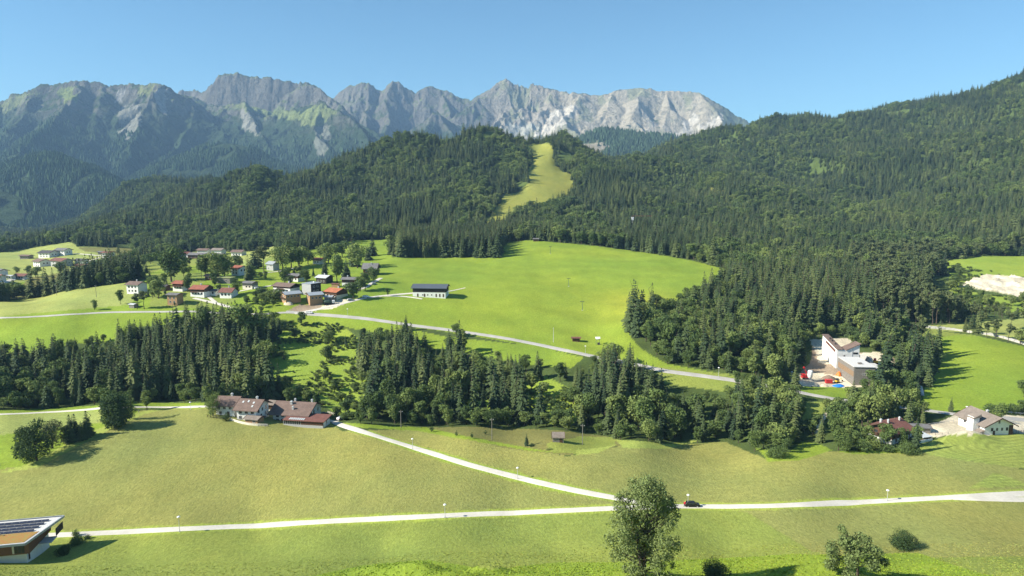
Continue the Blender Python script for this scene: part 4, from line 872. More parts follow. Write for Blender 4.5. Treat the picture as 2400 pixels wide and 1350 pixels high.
M['slate'] = surf('dark_sheet_metal', (.095,.11,.13), (.075,.088,.105), 1.0, .5, spec=.4)
def at(u, v, back=0.0, y0=200, y1=2000):
    p = hit(u, v, y0, y1); q = Vector((p.x*(p.y+back)/p.y, p.y+back, 0)); q.z = float(HF(q.x, q.y)); return Vector((q.x, q.y, min(q.z, p.z+1.5)))
def window(parent, side, a, z, w, h, X, Y, frame='frame'):
    """side: f front (-y), b back, r right (+x), l left (-x); a: along the wall"""
    d = .06; fr = MB(); pn = MB(); t = .10
    def put(m, a0, a1, z0, z1, o0, o1):
        if side == 'f': m.box(a0, a1, -Y-o1, -Y-o0, z0, z1)
        elif side == 'b': m.box(a0, a1, Y+o0, Y+o1, z0, z1)
        elif side == 'r': m.box(X+o0, X+o1, a0, a1, z0, z1)
        else: m.box(-X-o1, -X-o0, a0, a1, z0, z1)
    put(fr, a-w/2-t, a-w/2, z-t, z+h+t, -.05, d); put(fr, a+w/2, a+w/2+t, z-t, z+h+t, -.05, d)
    put(fr, a-w/2, a+w/2, z+h, z+h+t, -.05, d); put(fr, a-w/2, a+w/2, z-t, z, -.05, d+.08); put(fr, a-.03, a+.03, z, z+h, -.05, d-.01)
    put(pn, a-w/2, a+w/2, z, z+h, -.04, .03)
    f = fr.build('window', M[frame], parent); pn.build('pane', M['glass'], f); return f
def house(name, label, p, yaw, L, W, H, pitch=24, roof='brown', wall='white', upper=None, over=1.1, wins=(), balcony=None, chimneys=(), skylights=(), cat='house', group=None, door=None, hip=0, base=2.0, asym=0):
    r = empty(name, p, math.radians(yaw), label, cat, group); X, Y = L/2, W/2; tp = math.tan(math.radians(pitch)); ridge = H+Y*tp
    m = MB(); m.prism([(-Y, -base), (Y, -base), (Y, H), (0, ridge), (-Y, H)], -X, X)
    m.build('wall', M[wall], r)
    if upper:
        zc = H*upper[1]; u_ = MB(); e = .07
        for s in (-1, 1):
            u_.prism([(-Y-e, zc), (Y+e, zc), (Y+e, H-.02), (0, ridge-.05), (-Y-e, H-.02)], s*X, s*(X+e))
        u_.box(-X-e, X+e, -Y-e, -Y, zc, H-.02); u_.box(-X-e, X+e, Y, Y+e, zc, H-.02)
        u_.build('wood_cladding', M[upper[0]], r)
    th = .26; m = MB(); ez = H-over*tp
    c = math.cos(math.radians(pitch))
    for s in (-1, 1):
        prof = [(s*0, ridge+.02), (s*(Y+over), ez+.02), (s*(Y+over), ez+th/c), (0, ridge+th/c+.02)]
        m.prism(prof if s > 0 else prof[::-1], -X-over+hip*0, X+over)
    rf = m.build('roof', M[roof], r)
    for q in (-1, 1):
        e_ = Y+over+.05; prof = [(-e_, ez-.14), (0, ridge-.12), (e_, ez-.14), (e_, ez+th/c+.05), (0, ridge+th/c+.07), (-e_, ez+th/c+.05)]
        MB().prism(prof, q*(X+over+.01), q*(X+over+.13)).build('verge_board', M['dframe' if wall != 'grey' else 'gwood'], rf)
    for cx, cy_, cs_ in chimneys:
        zc = ridge-abs(cy_)*tp; ch = MB().box(cx-cs_/2, cx+cs_/2, cy_-cs_/2, cy_+cs_/2, zc-.4, zc+1.3).build('chimney', M['grey'], rf)
        MB().box(cx-cs_*.65, cx+cs_*.65, cy_-cs_*.65, cy_+cs_*.65, zc+1.3, zc+1.42).box(cx-cs_*.3, cx+cs_*.3, cy_-cs_*.3, cy_+cs_*.3, zc+1.42, zc+1.7).build('cap', M['lmetal'], rf)
    for cx, cy_ in skylights:
        zc = ridge-abs(cy_)*tp+th/c; MB().prism([(cy_-.45, zc-.45*tp+.03), (cy_+.45, zc+.45*tp+.03), (cy_+.45, zc+.45*tp+.14), (cy_-.45, zc-.45*tp+.14)], cx-.35, cx+.35).build('skylight', M['lmetal'], rf)
    for side, a, z_, w_, h_ in wins: window(r, side, a, z_, w_, h_, X+(.07 if upper and z_ > H*upper[1]-.2 else 0), Y+(.07 if upper and z_ > H*upper[1]-.2 else 0), 'dframe' if wall in ('white', 'cream') and R.random() < .5 else 'frame')
    if door: 
        side, a = door; dm = MB()
        if side == 'f': dm.box(a-.55, a+.55, -Y-.07, -Y+.02, 0, 2.1)
        elif side == 'r': dm.box(X-.02, X+.07, a-.55, a+.55, 0, 2.1)
        else: dm.box(-X-.07, -X+.02, a-.55, a+.55, 0, 2.1)
        dm.build('door', M['dframe'], r)
    if balcony:
        side, zb, a0, a1 = balcony; bm_ = MB(); n = int((a1-a0)/.45)
        def bb(q0, q1, o0, o1, z0, z1):
            if side == 'f': bm_.box(q0, q1, -Y-o1, -Y-o0, z0, z1)
            elif side == 'r': bm_.box(X+o0, X+o1, q0, q1, z0, z1)
            else: bm_.box(-X-o1, -X-o0, q0, q1, z0, z1)
        bb(a0, a1, .08, 1.2, zb-.12, zb); bb(a0, a1, 1.12, 1.2, zb+.90, zb+1.0)
        for i in range(n): bb(a0+i*.45, a0+i*.45+.33, 1.13, 1.18, zb, zb+.90)
        bm_.build('balcony', M['wood'], r)
    return r
def grid(side, n, a0, a1, zs_, w=1.1, h=1.25):
    return [(side, a0+(a1-a0)*(i+.5)/n, z_, w, h) for z_ in zs_ for i in range(n)]
def box_building(name, label, p, yaw, L, W, H, wall, roof, wins=(), base=2.0, cat='building', over=.3, parapet=.25):
    r = empty(name, p, math.radians(yaw), label, cat); X, Y = L/2, W/2
    MB().box(-X, X, -Y, Y, -base, H).build('wall', M[wall], r)
    rf = MB().box(-X-over, X+over, -Y-over, Y+over, H, H+parapet).build('roof', M[roof], r)
    for side, a, z_, w_, h_ in wins: window(r, side, a, z_, w_, h_, X, Y)
    return r, rf

# ------------------------------------------------------------------ the farm below the bank
def yard():
    H_ = 5.3
    house('farmhouse', 'leftmost white farmhouse with plain brown roof, behind a leafy tree', at(541, 977, 5.5), -6, 8.2, 8.6, 5.0, 27, 'brown', wins=grid('f', 3, -4, 3.6, (3.1,))+[('f', -2, .9, 1, 1.1)]+grid('r', 2, -3.6, 3.6, (3.1,))+[('r', 1.5, .9, 1, 1.1)], chimneys=[(1.0, .3, .8)], over=1.2, door=('f', 1.4))
    house('farmhouse', 'middle white farmhouse with skylights in its brown roof and dark gable', at(594, 986, 5.0), -9, 8.6, 10.0, 5.2, 27, 'brown', upper=None, wins=grid('f', 3, -4, 4, (3.4,))+grid('f', 2, -4, 1, (.9,))+grid('r', 3, -4.6, 4.6, (3.3,))+grid('r', 2, -3, 4.6, (.8,)), chimneys=[(1.8, .8, .8)], skylights=[(-3, -1.8), (-.8, -1.4), (1.8, -2.0), (2.1, -3.8)], over=1.2, door=('f', 3.2))
    r = house('farmhouse', 'biggest farmhouse of the three with very wide brown roof and chimneys', at(698, 996, 9.5), -9, 15.0, 13.5, 4.6, 23, 'brown', wins=grid('f', 2, -6.6, -2, (2.9, .8))+grid('r', 3, -6, 6, (2.9,)), chimneys=[(-1.5, -1.6, .9), (.6, -4.6, .7), (-.8, .4, .7), (6.8, .3, .7)], over=1.5, door=('l', -4), base=3)
    r = empty('farm_annex', at(722, 1002, 3.2)+Vector((0,0,.5)), math.radians(-9), 'long low farm annex with dark red roof, glazed front and garage doors', 'annex')
    MB().box(-9, 8.2, -3.5, 3.5, -2.5, .9).build('plinth', M['grey'], r); MB().box(-1.5, 8, -3.4, 3.4, .9, 2.6).build('wall', M['wood'], r)
    rf = MB().prism([(-4.0, 2.55), (4.0, 3.2), (4.0, 3.4), (-4.0, 2.75)], -9.2, 8.9).build('roof', M['redbr'], r)
    for i in range(8): MB().prism([(-3.2, 2.84), (-1.4, 2.99), (-1.4, 3.07), (-3.2, 2.92)], -6.8+i*.85, -6.2+i*.85).build('roof_light', M['lmetal'], rf)
    g = MB(); g.box(-8.9, -1.6, -3.35, 3.3, .9, 2.55); g.build('glazing', M['glass'], r)
    for i in range(9): MB().box(-8.95+i*.92, -8.85+i*.92, -3.45, -3.36, .9, 2.55).build('mullion', M['steel'], r)
    for i in (-1, 1): MB().box(8.2, 8.28, i*1.7-1.3, i*1.7+1.3, -.2, 2.1).build('garage_door', M['whitep'], r)
    house('shed', 'small garden shed with pale brown roof in front of the middle farmhouse', at(597, 993, 2.0), -14, 5.6, 4.4, 1.9, 14, 'shingle', wall='lwood', over=.6, cat='shed', wins=[('f', 1.2, .7, 1.1, .8)])
    house('outbuilding', 'small brown outbuilding behind the farmhouses with a pale brown roof', at(652, 962, 4), -14, 7, 5, 2.6, 20, 'shingle', wall='wood', over=.8, cat='barn', wins=[('f', 0, 1, .9, .8)])
yard()
# houses at the right
house('chalet', 'brown roofed chalet with white base half hidden by bushes', at(2081, 1036, 3.5), 30, 11, 9.5, 4.8, 25, 'redbr', upper=('wood', .45), wins=grid('f', 3, -4.5, 4.5, (3.0, .8))+grid('l', 2, -3, 3, (3.0,)), chimneys=[(-3.5, 1.2, .7), (-2.2, -.8, .6), (4.6, -1, .6)], over=1.3, balcony=('l', 2.6, -3.5, 3.5))
def white_hall():
    p = at(2306, 1018, 7); yaw = 97
    r = house('house', 'large white house with wide brown roof, tower and four gable windows', p, yaw, 15, 13.5, 4.6, 25, 'shingle', wins=grid('l', 4, -5.2, 4.4, (2.0,), .9, 1.2)+[('l', 0, 5.2, .8, 1.1)]+grid('b', 4, -5.5, 5, (2.4,), 1, 1.1), chimneys=[(2, -2.5, .8)], over=1.4, door=('l', 2.2), base=3); r.scale = (.86, .86, .88)
    MB().box(-4.2, -.8, 6.76, 9.6, -2.5, 7.2).build('tower', M['white'], r); MB().prism([(6.3, 7.2), (10.0, 6.6), (10.0, 6.85), (6.3, 8.6)], -4.7, -.3).build('tower_roof', M['shingle'], r)
    MB().box(-7.6, -7.45, -6.9, -4.9, -1, 4.2).build('wood_panel', M['wood'], r)
    MB().prism([(7.0, 2.4), (9.4, 1.5), (9.4, 1.7), (7.0, 2.6)], -8, -4.8).build('porch_roof', M['shingle'], r)
white_hall()
house('shed', 'weathered dark shed between the brown roofed chalet and the white house', at(2152, 1017, 2.5), -8, 6.5, 4.5, 2.3, 12, 'gtile', wall='gwood', over=.5, cat='shed', wins=[('f', -1, .8, .8, .7)])
def carport():
    r = empty('carport', at(2156, 1037, 2), math.radians(18), 'low white and dark carport below the shed', 'carport')
    MB().box(-3.6, 3.4, -2.2, -2.0, -1.5, 1.1).build('wall', M['whitep'], r); MB().box(-.5, 3.2, -1.6, 1.8, -1, 1.6).build('store', M['wood'], r)
    MB().prism([(-2.0, 1.7), (2.2, 2.1), (2.2, 2.3), (-2.0, 1.9)], -.9, 3.6).build('roof', M['lmetal'], r)
    for a in (-3.3, -1.2):
        MB().box(a, a+.15, 1.8, 1.95, -1, 1.9).build('post', M['dframe'], r)
carport()

# ------------------------------------------------------------------ the terrace village
VH = [ # label, u, v, yaw, L, W, H, pitch, roof, wall, upper, options
 ('white three storey house with dark roof alone at the left of the village', 322,689,-14,9.5,8.5,6.2,20,'brown','white',None,dict(wins=grid('f',3,-4,4,(3.9,1.2)),chimneys=[(0,.5,.7)])),
 ('red roofed chalet with white base, left of the big red roofed chalet', 426,683,-16,8,7.5,5.2,20,'red','white',('wood',.62),dict(wins=grid('f',3,-3.4,3.4,(1.9,)),balcony=('f',3.1,-3.8,3.8))),
 ('big red roofed chalet with wooden balcony and white walls in the village', 474,697,-12,10.5,10,5.0,20,'red','white',('wood',.6),dict(wins=grid('f',4,-4.6,4.6,(1.4,))+grid('l',3,-3.6,3.6,(3.3,)),balcony=('f',2.8,-5,1),chimneys=[(-1,1,.8)])),
 ('low white annex with grey roof joined right of the big red roofed chalet', 501,693,-14,7,5.5,3.0,16,'gtile','white',None,dict(wins=grid('f',2,-3,3,(1.1,)))),
 ('brown red roofed house with white walls right of the big red roofed chalet', 537,699,-10,8.5,8,3.8,28,'redbr','white',None,dict(wins=grid('f',3,-3.8,3.8,(1.4,)),chimneys=[(.2,.3,.7)])),
 ('small house with flat looking grey roof and boarded upper floor on the green', 587,678,-16,8.0,6.5,4.2,14,'gtile','cream',('gwood',.5),dict(wins=grid('f',2,-2,3,(1.2,)))),
 ('grey blue gabled house beside the village trees', 640,634,-30,8,6.5,5.6,28,'metal','grey',None,dict(wins=[('f',-1.5,1.2,.9,1.1),('f',1.5,3.6,.9,1.1)])),
 ('white house with red roof edge hidden among tall trees', 562,646,-28,8,9,5.6,22,'red','white',None,dict(wins=grid('f',2,-3,3,(1.4,3.6))+grid('r',2,-3,3,(3.4,)))),
 ('white double gabled house with brown roof above the building plot', 672,689,-24,15,9.5,4.8,18,'brown','white',('dwood',.72),dict(wins=grid('f',4,-6.5,6.5,(1.3,)),chimneys=[(2,.6,.8)],balcony=('f',2.9,-3,3))),
 ('new timber house with pale metal roof, left one at the earth plot', 683,712,38,10,8,5.6,16,'metal','lwood',None,dict(wins=grid('l',2,-3,3,(1.0,3.4))+grid('f',4,-4.4,4.4,(3.4,)),balcony=('l',2.8,-3.6,3.6))),
 ('new timber house with pale metal roof, right one at the earth plot', 738,715,32,8.5,8,5.8,16,'metal','lwood',None,dict(wins=grid('l',1,-3,3,(3.6,))+grid('f',3,-3.6,3.6,(3.2,)))),
 ('orange roofed house with solar panels and brown walls', 789,701,-30,10.5,10.5,4.0,18,'orange','cream',('wood',.45),dict(wins=grid('f',3,-4.5,4.5,(1.1,)),chimneys=[(1,1.2,.8)])),
 ('small timber garage with grey roof before the orange roofed house', 772,710,-6,5,4.6,3.6,10,'metal','gwood',None,dict(wins=[('f',0,1.8,1,.8)],cat='garage')),
 ('almost black timber chalet with pale roof between the dark cube and trees', 761,665,-24,9,8,4.4,18,'lmetal','dwood',None,dict(wins=grid('f',3,-3.8,3.8,(1.2,)),chimneys=[(0,.4,.7)])),
 ('white and brown chalet with dark roof behind hedges', 694,660,-22,9.5,7.5,4.4,16,'gtile','white',('wood',.6),dict(wins=grid('f',3,-4.2,4.2,(1.3,)),chimneys=[(2.5,.3,.6)])),
 ('white fronted house with dark grey roof and tall chimney', 821,673,-6,9.5,7.5,5.2,15,'gtile','white',('wood',.55),dict(wins=grid('f',2,-2.5,1,(3.0,.9)),chimneys=[(-2,.8,.8)])),
 ('big dark house with steep ribbed grey roof above the drive', 870,645,-3,10.5,9,5.6,36,'gtile','wood',None,dict(wins=grid('f',3,-4.4,4.4,(2.8,)),chimneys=[(.6,-1.2,.7)],over=1.2)),
 ('red roofed cottage behind the upper trees of the village', 748,619,-24,8.5,7,3.6,24,'red','white',None,dict(wins=grid('f',2,-3,3,(1.2,)))),
 ('small reddish garden shed beside the black timber chalet', 787,673,-8,5,3.2,2.1,8,'redbr','lwood',None,dict(cat='shed',over=.3)),
 ('scaffolded orange and white house behind the dark spruces', 412,716,-10,7,6.5,6.5,12,'gtile','lwood',None,dict(wins=grid('f',2,-2.8,2.8,(1.2,3.8)))),
 ('dark wooden shed left of the first red roofed chalet', 388,682,-20,5,4.5,3.0,22,'dark','wood',None,dict(cat='shed')),
 ('dark roofed cottage half hidden behind the bright broadleaf trees', 498,657,-16,8,6,3.2,20,'brown','wood',None,dict(wins=grid('f',2,-3,3,(1.1,)))),
 ('tiny open shelter with white metal roof below the white three storey house', 314,722,-22,4.4,3.4,2.0,12,'lmetal','gwood',None,dict(cat='shed',over=.5)),
]
for lb, u, v, yw, L, W, H, pt, rf, wl, up, op in VH:
    op = dict(op); op.setdefault('over', .9); house('shed' if op.get('cat') == 'shed' else 'garage' if op.get('cat') == 'garage' else 'house', lb, at(u, v, W/2, 300, 900), yw, L, W, H, pt, rf, wl, up, **op)
r, rf = box_building('modern_house', 'dark grey cube house with flat roof in the village', at(731, 693, 4.2), -28, 8.2, 9.5, 7.6, 'dwood', 'metal', grid('r', 2, -3.5, 3, (2.0, 5.0), 1.6, 1.1)+[('f', -1.5, .3, 2.4, 1.6), ('f', -1, 3.6, 1.6, .6)], cat='house')
MB().box(-4.14, 4.1, -4.82, -4.75, 0, 7.6).build('front_panel', M['grey'], r); MB().lathe([(.0, 7.8), (.8, 7.85), (.7, 8.3), (.3, 8.6)], 10, (.5, 2)).build('roof_dome', M['whitep'], rf, True)
r, rf = box_building('bungalow', 'wide low house with green planted roof behind hedges', at(528, 664, 3.5), -12, 13, 7, 3.6, 'gwood', 'green', grid('f', 3, -5, 5, (1.1,)), cat='house')
p = at(1010, 698, 6.5, 350, 700)
r = house('barn', 'long white and dark barn with grey metal roof on the big meadow', p, -5, 23.0, 12, 6.0, 17, 'slate', 'white', ('dwood', .50), over=1.0, cat='barn', wins=[('f', a, .8, .8, .8) for a in (-4.5, -1, 1.8)]+[('r', -2, 1, .9, .9)])
for a in (-8, -3.2, 5, 7.5, 10): MB().box(a-.5, a+.5, -6.07, -5.98, -.2, 2.0).build('door', M['dframe'], r)
# ------------------------------------------------------------------ far farms
FH = [
 ('long dark red roofed shed at the left end of the far farms',63,607,-8,12,8,4,14,'brown','gwood'),('largest far farmhouse with broad dark roof and boarded gable',115,604,-14,17,14,6,20,'dark','white'),('dark roofed farmhouse right behind the largest far farmhouse',150,599,-18,16,11,7,20,'gtile','white'),
 ('white far house with low brown roof, front left of the farms',100,625,-30,14,12,6,20,'brown','white'),('long far barn with dark red roof beside the front left house',146,625,-26,20,12,6.5,20,'redbr','grey'),('small white far house with dark roof in the middle of the farms',193,621,-12,11,8,5,20,'dark','white'),
 ('white house with red roof beside the pointed far spruce',256,606,-14,11,9,7,16,'redbr','white'),('tiny dark shed left of the white house by the far spruce',238,597,-10,6,5,3.5,14,'gtile','gwood'),('tall white house with wide grey brown roof, right end of the farms',293,622,-30,16,14,7.5,18,'brown','white'),
 ('white far building with turquoise sheeted roof',247,627,24,18,12,4,22,'turq','white'),('red roofed white house behind the conifer group',196,633,-16,14,8,4,18,'redbr','white'),('low white bungalow with pinkish roof near the left edge',53,655,-6,10,7,3.6,22,'redbr','white'),
 ('white house cut by the left edge with grey roof',2,650,-24,9,8,6,20,'gtile','white'),('small red roofed house at the left edge beside the lane',0,662,-24,7,7,5,20,'red','white'),('small white garage beside the left lane',25,654,-6,6,5,3,8,'lmetal','white'),
]
for lb, u, v, yw, L, W, H, pt, rf, wl in FH:
    sc_ = 1.0; yy = (560, 760) if v > 645 else (600, 1100)
    house('farmhouse' if 'farmhouse' in lb else ('barn' if 'barn' in lb else 'shed' if 'shed' in lb else 'house'), lb, at(u, v, W/2, *yy), yw, L, W, H, pt, rf, wl, None, over=1.3, wins=grid('f', 3 if L > 9 else 2, -L*.4, L*.4, (H*.55, 1.0) if H > 5.5 else (1.2,), 1.3, 1.3)+(grid('r', 2, -W*.3, W*.3, (H*.5,), 1.3, 1.3) if L > 9 else []), cat='farmhouse' if 'farmhouse' in lb else ('barn' if 'barn' in lb else 'shed' if 'shed' in lb else 'house'))
HM = [('red roofed house at the left end of the hamlet by the forest',435,604,12,9,5,18,'redbr','white'),('long grey roofed hamlet building, left half of the pair',466,606,20,12,4.5,18,'gtile','wood'),('long grey roofed hamlet building, right half of the pair',505,607,20,12,4.2,18,'gtile','wood'),
 ('brown roof peeping above the left long hamlet roof',479,598,13,9,6,20,'brown','white'),('pale grey roof behind the right long hamlet roof',513,598,13,10,6,20,'shingle','white'),('white hamlet house with brown roof at the right end',560,600,13,10,5,20,'brown','white')]
for lb, u, v, L, W, H, pt, rf, wl in HM: house('house', lb, at(u, v, W/2, 560, 1000), -10, L, W, H, pt, rf, wl, None, over=1.2, wins=grid('f', 3, -L*.4, L*.4, (1.4,), 1.4, 1.3))
house('house', 'tiny white house with red roof at the forest edge above the meadow', at(951, 559, 4, 760, 1000), -14, 9, 8, 4.5, 24, 'red', 'white', None, wins=grid('f', 2, -3, 3, (1.4,)))
# huts
house('hut', 'small brown hut near the lift foot on the big meadow', at(1350, 801, 1.6, 300, 500), -4, 4.2, 3.0, 2.0, 12, 'redbr', 'wood', None, over=.6, cat='hut', door=('f', .9))
house('hut', 'small dark hut at the top edge of the big meadow', at(1256, 566, 2, 500, 900), -4, 5.5, 4, 2.6, 16, 'gtile', 'wood', None, over=.7, cat='hut', door=('f', .9))
house('hay_hut', 'grey wooden hay hut with silvery roof at the edge of the plain', at(1308, 1037, 1.8, 200, 330), -2, 4.0, 3.2, 2.0, 38, 'shingle', 'gwood', None, over=.35, cat='hut', base=.8, door=('f', 1.0))
# ------------------------------------------------------------------ flat roofed house at the lower left
def flat_house():
    p = hit(25, 1318, 70, 260); yaw = 12
    r = empty('modern_house', p, math.radians(yaw), 'modern flat roofed house with rusty green roof, solar panels and shingled upper wall', 'house')
    X0, X1 = -14.0, 4.6; Yf, Yb = -1.0, 11.5
    MB().prism([(X0, -3), (X1-.6, -3), (X1-.6, 2.4), (X0, 2.4)], Yf+.4, Yb, 'y').build('wall', M['white'], r)
    MB().prism([(X0, 2.4), (X1+.3, 2.4), (X1+.3, 5.5), (X0, 5.5)], Yf-.1, Yb-.3, 'y').build('upper_wall', SHINGLE, r)
    m = MB(); m.v = [(X0, Yf-1.5, 5.4), (X1+.2, Yf-1.5, 5.4), (X1+3.4, Yb+.4, 5.4), (X0, Yb+.4, 5.4)]; m.v += [(a, b_, 5.75) for a, b_, _ in m.v]; m.f = [(0,3,2,1),(4,5,6,7),(0,1,5,4),(1,2,6,5),(2,3,7,6),(3,0,4,7)]
    rf = m.build('roof', M['dark'], r)
    def inset(name, e, z0, z1, mat, parent, yf=0., yb=1.):
        q = MB(); a0 = Yf-1.5+e; a1 = Yb+.4-e; ya = a0+(a1-a0)*yf; yb_ = a0+(a1-a0)*yb
        xr = lambda yy: X1+.2+(3.2)*((yy-(Yf-1.5))/(Yb+1.9-Yf))-e
        q.v = [(X0+e, ya, z0), (xr(ya), ya, z0), (xr(yb_), yb_, z0), (X0+e, yb_, z0)]; q.v += [(a, b_, z1) for a, b_, _ in q.v]; q.f = [(0,3,2,1),(4,5,6,7),(0,1,5,4),(1,2,6,5),(2,3,7,6),(3,0,4,7)]
        return q.build(name, mat, parent)
    inset('gravel_bed', .35, 5.7, 5.80, M['gravelr'], rf); inset('sedum_bed', .8, 5.74, 5.88, M['sedum'], rf, .0, .42)
    # roof edge
    e = MB(); 
    for (a, b_) in (((X0, Yf-1.5), (X1+.2, Yf-1.5)), ((X1+.2, Yf-1.5), (X1+3.4, Yb+.4)), ((X1+3.4, Yb+.4), (X0, Yb+.4))):
        a = np.array(a); b_ = np.array(b_); d = (b_-a)/np.linalg.norm(b_-a); n = np.array((-d[1], d[0]))*.14; o = len(e.v)
        for z_ in (5.38, 5.98):
            for q in (a-n, b_-n, b_+n, a+n): e.v.append((q[0], q[1], z_))
        e.f += [tuple(o+i for i in q) for q in ((0,3,2,1),(4,5,6,7),(0,1,5,4),(1,2,6,5),(2,3,7,6),(3,0,4,7))]
    e.build('roof_edge', M['metal'], rf)
    for k in range(4):
        y_ = 4.4+k*1.75; x1 = X1-.6+k*.45; pn = MB(); n = 8
        for i in range(n):
            xa = x1-(i+1)*1.75; xb = xa+1.68
            pn.prism([(y_-.5, 5.9), (y_+.3, 6.12), (y_+.28, 6.18), (y_-.52, 5.96)], xa, xb)
        pn.build('solar_panel', M['panel'], rf)
    MB().box(-7.6, -6.7, 3.5, 4.3, 5.7, 6.8).build('chimney', M['black'], rf); MB().lathe([(.10, 5.8), (.10, 6.5), (.28, 6.52), (.02, 6.7)], 8, (-3.2, 3.0)).build('vent_pipe', M['steel'], rf, True)
    f = MB().box(1.6, 3.9, Yf-.16, Yf-.06, 2.7, 5.2).build('window', M['dframe'], r)
    for a in (1.7, 2.5, 3.25): MB().box(a, a+.62, Yf-.2, Yf-.15, 2.8, 5.1).build('pane', M['glass'], f)
    MB().box(1.15, 1.6, Yf-.17, Yf-.1, 2.7, 5.2).build('curtain_panel', M['cream'], r)
    f = MB().box(-6.6, -4.2, Yf+.3, Yf+.38, .9, 1.9).build('window', M['dframe'], r); MB().box(-6.5, -4.3, Yf+.26, Yf+.31, 1.0, 1.8).build('pane', M['glass'], f)
    MB().box(X1+.3, X1+3.2, 4.0, 7.4, 2.2, 2.4).build('terrace', M['concrete'], r)
    rl = MB(); rl.box(X1+3.1, X1+3.2, 7.0, 11.3, 2.6, 4.6); rl.build('screen', M['dwood'], r)
    MB().box(X1-.55, X1-.4, Yf+1.2, Yf+1.7, .2, 2.1).build('door', M['dframe'], r)
mS, nt, b = new_mat('warm_shingles', .85, .2); tc = nt.nodes.new('ShaderNodeTexCoord'); br = nt.nodes.new('ShaderNodeTexBrick'); br.inputs['Scale'].default_value = 5.0
mp = nt.nodes.new('ShaderNodeMapping'); mp.inputs['Rotation'].default_value = (math.pi/2, 0, 0); nt.links.new(tc.outputs['Object'], mp.inputs[0]); nt.links.new(mp.outputs[0], br.inputs[0])
br.inputs['Color1'].default_value = (.24, .125, .06, 1); br.inputs['Color2'].default_value = (.19, .085, .035, 1); br.inputs['Mortar'].default_value = (.07, .035, .02, 1); br.inputs['Mortar Size'].default_value = .015
nt.links.new(br.outputs[0], b.inputs['Base Color']); SHINGLE = mS
flat_house()

